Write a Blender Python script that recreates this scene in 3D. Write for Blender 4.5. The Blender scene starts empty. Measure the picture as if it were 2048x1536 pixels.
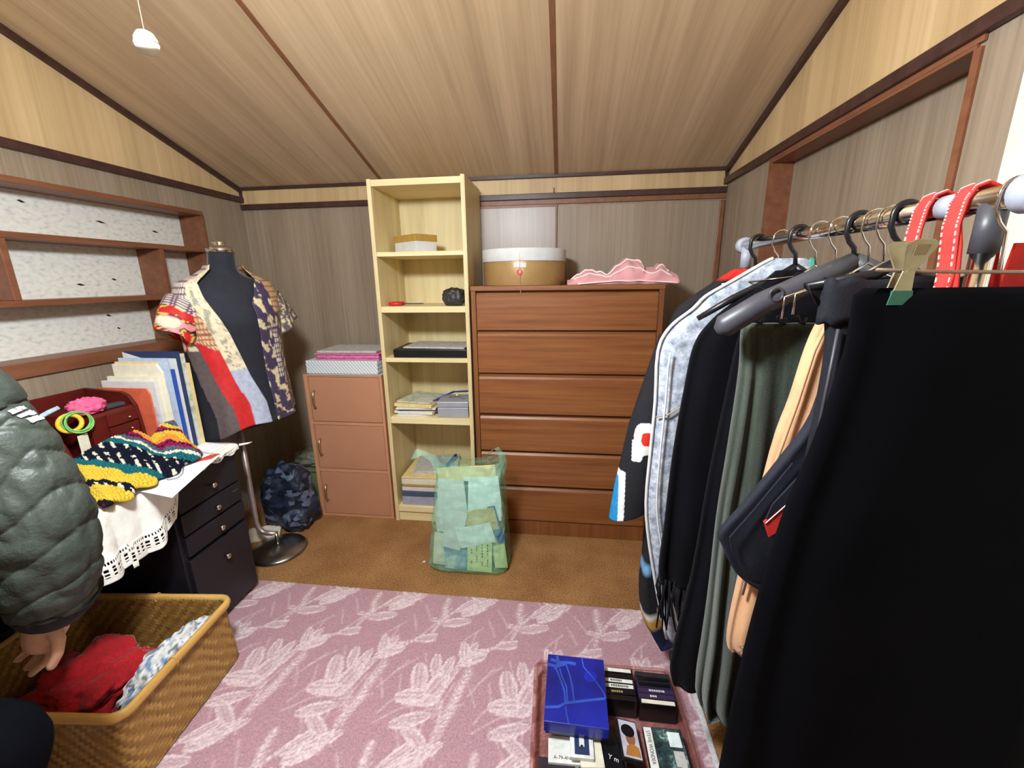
import bpy, math, random
import numpy as np
from mathutils import Vector, Matrix, noise
random.seed(7)
S = bpy.context.scene
COL = S.collection
PI = math.pi

# ------------------------------------------------------------ camera, world, light, exposure
cam_d = bpy.data.cameras.new('camera'); cam = bpy.data.objects.new('camera', cam_d); COL.objects.link(cam)
cam_d.sensor_fit = 'HORIZONTAL'; cam_d.sensor_width = 36; cam_d.lens = 36 * 838.65 / 2048; cam_d.clip_start = .01
cR = Vector((.99255, .12113, -.01311)); cU = Vector((-.01671, .24193, .97015)); cF = Vector((-.12068, .96270, -.24215))
cam.matrix_world = Matrix(((cR.x, cU.x, -cF.x, 0), (cR.y, cU.y, -cF.y, 0), (cR.z, cU.z, -cF.z, 1.3337), (0, 0, 0, 1)))
S.camera = cam
W = bpy.data.worlds.new('room_air'); S.world = W; W.use_nodes = True
W.node_tree.nodes['Background'].inputs[0].default_value = (1, .96, .9, 1)
W.node_tree.nodes['Background'].inputs[1].default_value = 0
S.view_settings.view_transform = 'Standard'; S.view_settings.look = 'None'
S.view_settings.gamma = 1; S.view_settings.use_curve_mapping = False
S.view_settings.exposure = 0.85
LAMP_WATT = 80

# ------------------------------------------------------------ helpers
def lin(c):
    return tuple((x / 255 / 12.92) if x / 255 <= .04045 else ((x / 255 + .055) / 1.055) ** 2.4 for x in c[:3]) + (1,)

def shader(name, rough=.6, metal=0, spec=.4):
    m = bpy.data.materials.new(name); m.use_nodes = True
    nt = m.node_tree; b = nt.nodes['Principled BSDF']
    b.inputs['Roughness'].default_value = rough; b.inputs['Metallic'].default_value = metal
    b.inputs['Specular IOR Level'].default_value = spec
    return m, nt, b

def coords(nt, scale, kind='Object', loc=(0, 0, 0), rot=(0, 0, 0)):
    t = nt.nodes.new('ShaderNodeTexCoord'); mp = nt.nodes.new('ShaderNodeMapping')
    mp.inputs['Scale'].default_value = scale; mp.inputs['Location'].default_value = loc; mp.inputs['Rotation'].default_value = rot
    nt.links.new(t.outputs[kind], mp.inputs[0]); return mp.outputs[0]

def noise_n(nt, vec, scale=1, detail=4, rough=.6):
    n = nt.nodes.new('ShaderNodeTexNoise'); n.inputs['Scale'].default_value = scale
    n.inputs['Detail'].default_value = detail; n.inputs['Roughness'].default_value = rough
    nt.links.new(vec, n.inputs['Vector']); return n.outputs['Fac']

def ramp(nt, fac, stops):
    r = nt.nodes.new('ShaderNodeValToRGB'); e = r.color_ramp.elements
    while len(e) < len(stops): e.new(.5)
    for k, (p, c) in enumerate(stops): e[k].position = p; e[k].color = lin(c)
    nt.links.new(fac, r.inputs[0]); return r.outputs[0]

def bump(nt, b, fac, strength=.3, dist=.002):
    n = nt.nodes.new('ShaderNodeBump'); n.inputs['Strength'].default_value = strength; n.inputs['Distance'].default_value = dist
    nt.links.new(fac, n.inputs['Height']); nt.links.new(n.outputs[0], b.inputs['Normal'])

def plain(name, c, rough=.6, metal=0, spec=.4, var=.08, vs=30, bs=None, bstr=.3, sheen=0, bd=.002):
    m, nt, b = shader(name, rough, metal, spec)
    v = coords(nt, (1, 1, 1)); f = noise_n(nt, v, vs, 3)
    lo = tuple(max(0, x * (1 - var)) for x in c); hi = tuple(min(255, x * (1 + var)) for x in c)
    nt.links.new(ramp(nt, f, [(.3, lo), (.7, hi)]), b.inputs['Base Color'])
    if bs: bump(nt, b, noise_n(nt, v, bs, 4), bstr, bd)
    if sheen:
        b.inputs['Sheen Weight'].default_value = sheen; b.inputs['Sheen Roughness'].default_value = .4
    return m

def wood(name, stops, scale, rough=.45, spec=.4, bstr=.08, loc=(0, 0, 0), broad=None):
    m, nt, b = shader(name, rough, 0, spec)
    v = coords(nt, scale, loc=loc); f = noise_n(nt, v, 1, 5, .65)
    col = ramp(nt, f, stops)
    if broad:
        g = noise_n(nt, coords(nt, broad), 1, 2, .5)
        mx = nt.nodes.new('ShaderNodeMix'); mx.data_type = 'RGBA'; mx.blend_type = 'MULTIPLY'; mx.inputs[0].default_value = 1
        nt.links.new(col, mx.inputs[6]); nt.links.new(ramp(nt, g, [(.35, (234, 230, 226)), (.65, (255, 255, 255))]), mx.inputs[7])
        col = mx.outputs[2]
    nt.links.new(col, b.inputs['Base Color']); bump(nt, b, f, bstr, .001)
    return m

def vcol(name, rough=.8, spec=.2, var=.1, vs=120, bs=400, bstr=.3, sheen=0):
    m, nt, b = shader(name, rough, 0, spec)
    a = nt.nodes.new('ShaderNodeAttribute'); a.attribute_name = 'Col'
    v = coords(nt, (1, 1, 1)); f = noise_n(nt, v, vs, 3)
    mx = nt.nodes.new('ShaderNodeMix'); mx.data_type = 'RGBA'; mx.blend_type = 'MULTIPLY'; mx.inputs[0].default_value = 1
    k = int(255 * (1 - var * 2))
    nt.links.new(a.outputs['Color'], mx.inputs[6]); nt.links.new(ramp(nt, f, [(.3, (k, k, k)), (.65, (255, 255, 255))]), mx.inputs[7])
    nt.links.new(mx.outputs[2], b.inputs['Base Color'])
    if bs: bump(nt, b, noise_n(nt, v, bs, 3), bstr, .002)
    if sheen: b.inputs['Sheen Weight'].default_value = sheen
    return m

def film(name, tint, body, clear=.5, rough=.15):
    m, nt, b = shader(name, rough, 0, 1)
    b.inputs['Base Color'].default_value = lin(body)
    t = nt.nodes.new('ShaderNodeBsdfTransparent'); t.inputs[0].default_value = lin(tint)
    mx = nt.nodes.new('ShaderNodeMixShader'); mx.inputs[0].default_value = 1 - clear
    nt.links.new(t.outputs[0], mx.inputs[1]); nt.links.new(b.outputs[0], mx.inputs[2])
    nt.links.new(mx.outputs[0], nt.nodes['Material Output'].inputs['Surface'])
    bump(nt, b, noise_n(nt, coords(nt, (1, 1, 1)), 18, 5), 1, .02)
    return m

def nz(x, y, z): return noise.noise(Vector((x, y, z)))
def lerp(a, b, t): return a + (b - a) * t
def interp(t, pts):
    if t <= pts[0][0]: return pts[0][1]
    for (a, va), (b, vb) in zip(pts, pts[1:]):
        if t <= b: return lerp(va, vb, (t - a) / (b - a))
    return pts[-1][1]

class MB:
    def __init__(s): s.v = []; s.f = []; s.c = []
    def vert(s, p, c=None):
        s.v.append(tuple(p)); s.c.append(c); return len(s.v) - 1
    def box(s, x0, x1, y0, y1, z0, z1, c=None):
        i = len(s.v)
        for z in (z0, z1):
            for x, y in ((x0, y0), (x1, y0), (x1, y1), (x0, y1)): s.vert((x, y, z), c)
        s.f += [(i + 3, i + 2, i + 1, i), (i + 4, i + 5, i + 6, i + 7)] + [(i + a, i + (a + 1) % 4, i + 4 + (a + 1) % 4, i + 4 + a) for a in range(4)]
        return s
    def prism(s, poly, axis, a, b, c=None):
        i = len(s.v); n = len(poly)
        for w in (a, b):
            for p, q in poly:
                s.vert({'x': (w, p, q), 'y': (p, w, q), 'z': (p, q, w)}[axis], c)
        s.f += [tuple(range(i, i + n)), tuple(range(i + 2 * n - 1, i + n - 1, -1))]
        s.f += [(i + k, i + n + k, i + n + (k + 1) % n, i + (k + 1) % n) for k in range(n)]
        return s
    def tube(s, pts, r, n=10, closed=False, c=None, flat=None, up=None):
        pts = [Vector(p) for p in pts]; m = len(pts); i = len(s.v); prev = None
        for k, p in enumerate(pts):
            a = pts[k - 1] if (k or closed) else p; b = pts[(k + 1) % m] if (k < m - 1 or closed) else p
            d = (b - a).normalized()
            if up: u = Vector(up) - d * d.dot(Vector(up))
            elif prev is None: u = d.orthogonal()
            else: u = prev - d * d.dot(prev)
            u.normalize(); prev = u; w = d.cross(u); rr = r[k] if isinstance(r, (list, tuple)) else r
            for j in range(n):
                t = 2 * PI * j / n; s.vert(p + u * math.cos(t) * rr * (flat or 1) + w * math.sin(t) * rr, c)
        for k in range(m if closed else m - 1):
            for j in range(n):
                A = i + k * n; B = i + ((k + 1) % m) * n
                s.f.append((A + j, A + (j + 1) % n, B + (j + 1) % n, B + j))
        if not closed:
            s.f.append(tuple(i + n - 1 - j for j in range(n))); s.f.append(tuple(i + (m - 1) * n + j for j in range(n)))
        return s
    def lathe(s, prof, cx=0, cy=0, n=32, c=None, sx=1, sy=1):
        i = len(s.v); m = len(prof)
        for r, z in prof:
            for j in range(n):
                t = 2 * PI * j / n; s.vert((cx + r * sx * math.cos(t), cy + r * sy * math.sin(t), z), c)
        for k in range(m - 1):
            for j in range(n):
                A = i + k * n; s.f.append((A + j, A + (j + 1) % n, A + n + (j + 1) % n, A + n + j))
        s.f.append(tuple(i + n - 1 - j for j in range(n))); s.f.append(tuple(i + (m - 1) * n + j for j in range(n)))
        return s
    def grid(s, fn, nu, nv, wrap=False, keep=None):
        i = len(s.v); cu = nu if wrap else nu + 1
        for b in range(nv + 1):
            for a in range(cu):
                q = fn(a / nu, b / nv); s.vert(q[:3], q[3] if len(q) > 3 else None)
        for b in range(nv):
            for a in range(nu):
                if keep and not keep((a + .5) / nu, (b + .5) / nv): continue
                a2 = (a + 1) % cu
                s.f.append((i + b * cu + a, i + b * cu + a2, i + (b + 1) * cu + a2, i + (b + 1) * cu + a))
        return s
    def ring_caps(s, nu, nv, i=0):
        s.f.append(tuple(i + nu - 1 - j for j in range(nu))); s.f.append(tuple(i + nv * nu + j for j in range(nu))); return s

def offset_of(o):
    p = Vector((0, 0, 0))
    while o: p += o.location; o = o.parent
    return p

def build(name, mb, m, parent=None, w=True, smooth=False, bevel=0, solid=0, sub=0, seg=2, origin=True):
    v = np.array(mb.v, dtype=float).reshape(-1, 3)
    if parent: off = np.array(offset_of(parent)) if w else np.zeros(3)
    elif origin: off = np.array(((v[:, 0].min() + v[:, 0].max()) / 2, (v[:, 1].min() + v[:, 1].max()) / 2, v[:, 2].min()))
    else: off = np.zeros(3)
    me = bpy.data.meshes.new(name); me.from_pydata((v - off).tolist(), [], mb.f)
    if any(c is not None for c in mb.c):
        ca = me.color_attributes.new('Col', 'FLOAT_COLOR', 'POINT')
        ca.data.foreach_set('color', np.array([lin(c) if c is not None else (1, 1, 1, 1) for c in mb.c], dtype=np.float32).ravel())
    if smooth: me.polygons.foreach_set('use_smooth', [True] * len(me.polygons))
    me.materials.append(m); me.update()
    o = bpy.data.objects.new(name, me); COL.objects.link(o)
    if parent: o.parent = parent
    else: o.location = off
    if sub: d = o.modifiers.new('sub', 'SUBSURF'); d.levels = d.render_levels = sub
    if solid: d = o.modifiers.new('solid', 'SOLIDIFY'); d.thickness = solid; d.offset = 0
    if bevel:
        d = o.modifiers.new('bevel', 'BEVEL'); d.width = bevel; d.segments = seg; d.limit_method = 'ANGLE'; d.angle_limit = .7
    return o

def tag(o, label=None, cat=None, group=None, kind=None):
    if label: o['label'] = label
    if cat: o['category'] = cat
    if group: o['group'] = group
    if kind: o['kind'] = kind
    return o
def thing(name, label, cat, loc, rz=0, group=None):
    o = bpy.data.objects.new(name, None); COL.objects.link(o); o.location = loc; o.rotation_euler = (0, 0, rz); o.empty_display_size = .05
    return tag(o, label, cat, group)
def B(*a, **k): return MB().box(*a, **k)
def struct(name, mb, m, **k): return tag(build(name, mb, m, origin=False, **k), kind='structure')
def text_mesh(name, body, size, m, parent, mat4, extrude=.0002):
    cu = bpy.data.curves.new(name, 'FONT'); cu.body = body; cu.size = size; cu.extrude = extrude; cu.align_x = 'CENTER'; cu.align_y = 'CENTER'
    t = bpy.data.objects.new('tmp_text', cu); COL.objects.link(t)
    bpy.context.view_layer.update()
    me = bpy.data.meshes.new_from_object(t.evaluated_get(bpy.context.evaluated_depsgraph_get()))
    bpy.data.objects.remove(t); me.transform(mat4); me.materials.clear(); me.materials.append(m); me.name = name
    o = bpy.data.objects.new(name, me); COL.objects.link(o); o.parent = parent
    return o

# ------------------------------------------------------------ materials
M = {}
M['wall'] = wood('grey_woodgrain_panel', [(.3, (140, 124, 106)), (.5, (154, 138, 118)), (.72, (168, 152, 132))], (90, 90, 1.6), .5, broad=(8, 8, .5))
M['wall_pale'] = wood('pale_woodgrain_panel', [(.3, (194, 166, 122)), (.5, (207, 178, 132)), (.72, (218, 190, 146))], (40, 40, 1.0), .5, broad=(6, 6, .4))
M['ceiling'] = wood('ceiling_woodgrain_panel', [(.28, (184, 160, 130)), (.5, (202, 176, 142)), (.75, (216, 192, 158))], (44, .8, 3), .45, broad=(9, .35, 1))
M['trim'] = wood('dark_stained_trim', [(.3, (52, 32, 30)), (.7, (78, 52, 46))], (20, 20, 20), .4)
M['batten'] = wood('brown_batten', [(.3, (116, 76, 50)), (.7, (142, 96, 66))], (30, 2, 30), .45)
M['frame'] = wood('reddish_brown_board', [(.3, (112, 68, 46)), (.7, (142, 92, 64))], (30, 3, 30), .42)
M['door'] = wood('sliding_door_skin', [(.3, (146, 132, 114)), (.5, (160, 145, 126)), (.72, (174, 158, 138))], (90, 90, 1.4), .45, loc=(3, 0, 1), broad=(6, 6, .5))
M['door_gloss'] = wood('sliding_door_skin_glossy', [(.3, (140, 124, 112)), (.5, (152, 136, 124)), (.72, (164, 148, 136))], (90, 90, 1.4), .36, .5, loc=(9, 0, 4))
M['paper'] = plain('mottled_white_wallpaper', (226, 224, 206), .85, var=.05, vs=8, bs=60, bstr=.25)
def _paper():
    m, nt, b = shader('flecked_white_backing', .85)
    v = coords(nt, (1, 5, 9)); f = noise_n(nt, v, 9, 3, .5)
    nt.links.new(ramp(nt, f, [(.28, (198, 198, 188)), (.42, (222, 221, 212)), (.6, (232, 231, 222))]), b.inputs['Base Color'])
    bump(nt, b, f, .3, .002); return m
M['niche'] = _paper()
def _carpet():
    m, nt, b = shader('brown_needle_carpet', .95, 0, .15)
    v = coords(nt, (1, 1, 1)); f = noise_n(nt, v, 150, 5, .75); g = noise_n(nt, v, 5, 2)
    mx = nt.nodes.new('ShaderNodeMath'); mx.operation = 'MULTIPLY_ADD'; mx.inputs[1].default_value = .25
    nt.links.new(g, mx.inputs[0]); nt.links.new(f, mx.inputs[2])
    nt.links.new(ramp(nt, mx.outputs[0], [(.42, (96, 64, 36)), (.62, (150, 108, 66)), (.85, (196, 152, 104))]), b.inputs['Base Color'])
    bump(nt, b, f, .8, .004); return m
M['carpet'] = _carpet()
M['teak'] = wood('teak_veneer', [(.25, (110, 64, 34)), (.45, (132, 80, 44)), (.6, (142, 90, 50)), (.8, (156, 102, 60))], (2.0, 30, 60), .4, .4)
M['teak_v'] = wood('teak_veneer_upright', [(.25, (108, 64, 36)), (.55, (132, 80, 44)), (.8, (150, 96, 56))], (46, 30, 2.2), .38, .45)
M['ash'] = wood('pale_ash_laminate', [(.25, (210, 188, 132)), (.45, (228, 210, 158)), (.7, (238, 222, 174))], (26, 26, 1.6), .45, broad=(9, 9, .8))
M['ash_h'] = wood('pale_ash_laminate_flat', [(.25, (220, 200, 146)), (.5, (234, 216, 164)), (.75, (242, 226, 178))], (1.6, 30, 40), .45)
M['side_brown'] = wood('grey_brown_side_laminate', [(.3, (140, 122, 92)), (.7, (164, 146, 112))], (30, 30, 2), .5)
M['salmon'] = plain('salmon_brown_laminate', (182, 130, 100), .5, var=.025, vs=4)
M['salmon_edge'] = plain('salmon_edge', (196, 140, 106), .5, var=.03, vs=8)
M['brass'] = plain('dull_brass', (206, 184, 140), .3, 1, var=.04)
M['chrome'] = plain('chrome', (210, 206, 202), .12, 1, var=.02)
M['steel'] = plain('brushed_steel', (150, 150, 148), .28, 1, var=.05)
M['black_paint'] = plain('black_desk_paint', (30, 28, 36), .42, var=.1, vs=6)
M['black_plastic'] = plain('black_plastic', (24, 24, 26), .35, var=.1)
M['grey_plastic'] = plain('grey_plastic', (152, 156, 168), .45, var=.03)
M['charcoal_plastic'] = plain('charcoal_plastic', (64, 64, 70), .42, var=.06)
M['white'] = plain('white_card', (212, 213, 212), .7, var=.03)
M['offwhite'] = plain('offwhite_paper', (226, 220, 200), .8, var=.04)
M['cream'] = plain('cream_envelope', (222, 200, 140), .8, var=.05)
M['grey_paper'] = plain('grey_print_paper', (186, 184, 180), .7, var=.1, vs=60)
M['ink'] = plain('ink_black', (26, 26, 30), .7)
M['gold'] = plain('gold_card', (196, 160, 84), .38, .35, var=.06)
M['tan_gold'] = plain('gold_brown_card', (170, 136, 86), .4, .2, var=.03)
M['red'] = plain('red_cloth', (172, 18, 26), .8, var=.12, vs=14, bs=60, sheen=.2)
M['red_plastic'] = plain('red_plastic', (206, 34, 38), .4)
M['strap'] = plain('red_webbing', (222, 50, 44), .75, var=.05, bs=500, bstr=.3)
M['pink_cloth'] = plain('dusty_pink_cloth', (216, 156, 158), .8, var=.06, vs=10, bs=300, bstr=.25, sheen=.3)
M['pink_trim'] = plain('pale_pink_binding', (244, 226, 226), .7, var=.03)
M['pink_book'] = plain('pink_weave_cover', (206, 112, 158), .75, var=.14, vs=90)
M['hot_pink'] = plain('pink_tissue', (226, 96, 140), .7, var=.12, vs=40, bs=60)
M['mahogany'] = wood('red_mahogany', [(.3, (70, 16, 14)), (.7, (102, 30, 24))], (3, 3, 20), .3, .5)
M['torso'] = plain('black_jersey', (34, 36, 46), .85, var=.08, bs=500, sheen=.3)
M['navy_film'] = None
M['blue_box'] = None

# ------------------------------------------------------------ room shell
XL, XR, D = -1.894, .814, 2.443
YR = -1.3
ZT, SL = 1.866, .3141
def zc(y): return ZT + SL * (D - y)
ZS = 1.804
struct('floor', B(XL - .2, XR + .2, YR - .1, D + .1, -.06, 0), M['carpet'])
cl = struct('ceiling', MB().prism([(YR, zc(YR) + .01), (D + .08, zc(D + .08) + .01), (D + .08, zc(D + .08) + .08), (YR, zc(YR) + .08)], 'x', XL - .2, XR + .2), M['trim'])
for a, b in ((XL - .15, -1.018), (-1.014, -.056), (-.052, XR + .15)):
    build('panel', MB().prism([(YR, zc(YR)), (D + .05, zc(D + .05)), (D + .05, zc(D + .05) + .01), (YR, zc(YR) + .01)], 'x', a, b), M['ceiling'], cl)
wb = struct('wall_back', B(XL - .2, XR + .2, D, D + .08, 0, 1.9), M['wall'])
for a, b in ((XL, -1.017), (-1.015, -.055), (-.053, XR)):
    build('panel', B(a, b, D - .004, D, 1.772, 1.868), M['wall_pale'], wb)
NY0, NY1, NZ0, NZ1 = .55, 2.137, 1.03, 1.70
wl = MB()
wl.box(XL - .14, XL, YR, D, 0, NZ0); wl.box(XL - .14, XL, YR, D, NZ1, ZS); wl.box(XL - .14, XL, YR, NY0, NZ0, NZ1); wl.box(XL - .14, XL, NY1, D, NZ0, NZ1)
wl = struct('wall_left', wl, M['wall'])
build('panel', MB().prism([(YR, ZS), (D, ZS), (D, zc(D)), (YR, zc(YR))], 'x', XL - .14, XL - .001), M['wall_pale'], wl)
RY0, RY1, RZ = 1.08, 1.95, 1.778
wr = MB()
wr.box(XR, XR + .09, RY1, D, 0, ZS); wr.box(XR, XR + .09, YR, RY0, 0, ZS); wr.box(XR, XR + .09, RY0, RY1, RZ, ZS); wr.box(XR + .078, XR + .12, RY0 - .02, RY1 + .02, 0, RZ + .02)
wr = struct('wall_right', wr, M['wall'])
build('panel', MB().prism([(YR, ZS), (D, ZS), (D, zc(D)), (YR, zc(YR))], 'x', XR + .001, XR + .12), M['wall_pale'], wr)
build('panel', B(XR - .002, XR + .001, YR, .972, 0, ZS - .012), M['paper'], wr)
struct('wall_front', B(XL - .2, XR + .2, YR - .08, YR, 0, 3.2), M['wall'])
# recess frame boards on the right wall
fr = struct('trim_1', B(XR - .006, XR + .077, RY1 - .010, RY1 + .012, 0, RZ), M['frame'])
build('soffit', B(XR - .006, XR + .077, RY0, RY1 - .01, RZ - .010, RZ + .012), M['frame'], fr)
build('edge', B(XR - .007, XR - .002, RY0 - .015, RY1 + .014, RZ - .002, RZ + .016), M['frame'], fr)
build('jamb', B(XR - .006, XR + .077, RY0 - .012, RY0 + .006, 0, RZ - .01), M['frame'], fr)
# dark trims
def slope_strip(x0, x1, h, y0=YR, y1=D):
    return MB().prism([(y0, zc(y0) - h), (y1, zc(y1) - h), (y1, zc(y1)), (y0, zc(y0))], 'x', x0, x1)
struct('trim_2', B(XL, XR, D - .018, D, ZT - .012, ZT + .012), M['trim'], bevel=.003)
struct('trim_3', B(XL, XR, D - .02, D, 1.749, 1.779), M['trim'], bevel=.003)
struct('trim_4', B(XL, XL + .018, YR, D, ZS - .016, ZS + .016), M['trim'], bevel=.003)
struct('trim_5', B(XR - .018, XR, YR, D, ZS - .016, ZS + .016), M['trim'], bevel=.003)
struct('trim_6', slope_strip(XL, XL + .016, .026), M['trim'])
struct('trim_7', slope_strip(XR - .016, XR, .026), M['trim'])
struct('trim_8', B(XL, XL + .014, D - .014, D, ZS, ZT), M['trim'])
struct('trim_9', B(XR - .014, XR, D - .014, D, ZS, ZT), M['trim'])
struct('trim_10', slope_strip(-1.025, -1.007, .004), M['batten'])
struct('trim_11', slope_strip(-.063, -.045, .004), M['batten'])
struct('trim_12', B(-.99, XR, D - .012, D, 1.724, 1.749), M['batten'], bevel=.002)
# sliding closet doors
d1 = struct('door_1', B(-.99, -.05, 2.418, 2.43, .02, 1.72), M['door_gloss'])
build('edge_strip', B(-.056, -.047, 2.4165, 2.431, .02, 1.721), M['frame'], d1)
build('top_rail', B(-.99, -.056, 2.4165, 2.43, 1.708, 1.721), M['frame'], d1)
d2 = struct('door_2', B(-.07, .784, 2.432, 2.442, .02, 1.712), M['door'])
build('edge_strip', B(.784, .811, 2.428, 2.443, .02, 1.716), M['frame'], d2, bevel=.004)
hk = MB().tube([(-.065, D - .002, 1.80), (-.065, D - .012, 1.796), (-.065, D - .016, 1.786), (-.065, D - .01, 1.781)], .0022, 6).tube([(-.071, D - .003, 1.806), (-.066, D - .007, 1.799), (-.06, D - .003, 1.806)], .0018, 6)
tag(build('wall_hook', hk, M['frame'], smooth=True), 'tiny brass hook on the pale strip above the sliding doors', 'hook')

# ------------------------------------------------------------ built-in shelf in the left wall
sh = thing('built_in_shelf', 'reddish brown built-in wall shelf with flecked white backing', 'shelf', (XL, 1.35, NZ0))
XB = -2.02; XF = XL + .006
build('back_panel', B(XB - .008, XB, NY0, NY1, NZ0, NZ1), M['niche'], sh)
build('top_board', B(XB, XF, NY0, NY1, NZ1 - .022, NZ1), M['frame'], sh, bevel=.002)
build('bottom_board', B(XB, XF + .006, NY0, NY1 + .006, NZ0 - .012, NZ0 + .04), M['frame'], sh, bevel=.002)
build('side_board', B(XB, XF, NY1 - .016, NY1 + .004, NZ0 + .04, NZ1 - .022), M['frame'], sh, bevel=.002)
build('side_board', B(XB, XF, NY0, NY0 + .02, NZ0 + .04, NZ1 - .022), M['frame'], sh, bevel=.002)
build('shelf_board', B(XB, XF - .002, NY0 + .02, NY1 - .016, 1.494, 1.516), M['frame'], sh, bevel=.002)
build('shelf_board', B(XB, XF - .002, NY0 + .02, 1.85, 1.262, 1.284), M['frame'], sh, bevel=.002)
build('divider', B(XB, XF - .004, 1.85, 1.87, NZ0 + .04, 1.494), M['frame'], sh, bevel=.002)
build('divider', B(XB, XF - .004, 1.262, 1.284, 1.284, 1.494), M['frame'], sh, bevel=.002)
for y, z, l in ((1.72, 1.60, .022), (1.97, 1.585, .018), (1.72, 1.356, .012), (1.58, 1.335, .018), (1.66, 1.2, .012), (1.69, 1.14, .008), (1.45, 1.64, .014)):
    build('fleck', MB().prism([(y - l, z + .003), (y - l * .2, z + .006), (y + l, z - .002), (y, z - .004)], 'x', XB, XB + .0006), M['ink'], sh)

# ------------------------------------------------------------ pendant lamp over the room and its pull cord
LX, LY, LZ = -.48, .42, 1.90
lp = thing('pendant_lamp', 'round fluorescent pendant lamp hanging from the sloped ceiling', 'lamp', (LX, LY, LZ))
def circ(r, z, n=40): return [(LX + r * math.cos(2 * PI * k / n), LY + r * math.sin(2 * PI * k / n), z) for k in range(n)]
mE, nt, b = shader('lit_tube'); b.inputs['Emission Color'].default_value = (1, .93, .82, 1); b.inputs['Emission Strength'].default_value = 6
build('tube_offscreen', MB().tube(circ(.19, LZ + .02), .012, 8, True), mE, lp, smooth=True)
build('tube_offscreen', MB().tube(circ(.14, LZ + .02), .012, 8, True), mE, lp, smooth=True)
build('hub', MB().lathe([(.02, LZ + .13), (.05, LZ + .12), (.055, LZ + .10), (.03, LZ + .09)], LX, LY, 20), M['white'], lp, smooth=True)
for a in (0, 2.09, 4.19):
    build('arm', MB().tube([(LX + .04 * math.cos(a), LY + .04 * math.sin(a), LZ + .11), (LX + .2 * math.cos(a), LY + .2 * math.sin(a), LZ + .03)], .004, 6), M['white'], lp)
build('shade', MB().lathe([(.235, LZ + .045), (.232, LZ + .052), (.12, LZ + .115), (.05, LZ + .135)], LX, LY, 48), film('milky_shade', (255, 252, 244), (240, 238, 230), .75, .4), lp, smooth=True)
build('cord', MB().tube([(LX, LY, LZ + .12), (LX, LY, zc(LY))], .004, 6), M['white'], lp)
pl = bpy.data.lights.new('pendant_lamp_offscreen', 'POINT'); pl.energy = LAMP_WATT; pl.color = (.86, .93, 1); pl.shadow_soft_size = .1
po = bpy.data.objects.new('pendant_lamp_offscreen', pl); COL.objects.link(po); po.parent = lp
pc = thing('pull_cord', 'thin lamp pull cord with an ivory egg-shaped knob', 'pull cord', (-.55, .58, 1.62))
build('string', MB().tube([(-.55, .58, 1.652), (-.548, .575, 1.80), (-.545, .57, 1.945)], .0003, 5), M['side_brown'], pc)
build('knob', MB().lathe([(.003, 1.655), (.009, 1.652), (.0125, 1.646), (.0137, 1.64)], -.55, .58, 20), M['offwhite'], pc, smooth=True)
build('knob_base', MB().lathe([(.0137, 1.64), (.0125, 1.634), (.009, 1.629), (.003, 1.627)], -.55, .58, 20), M['offwhite'], pc, smooth=True)

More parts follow.
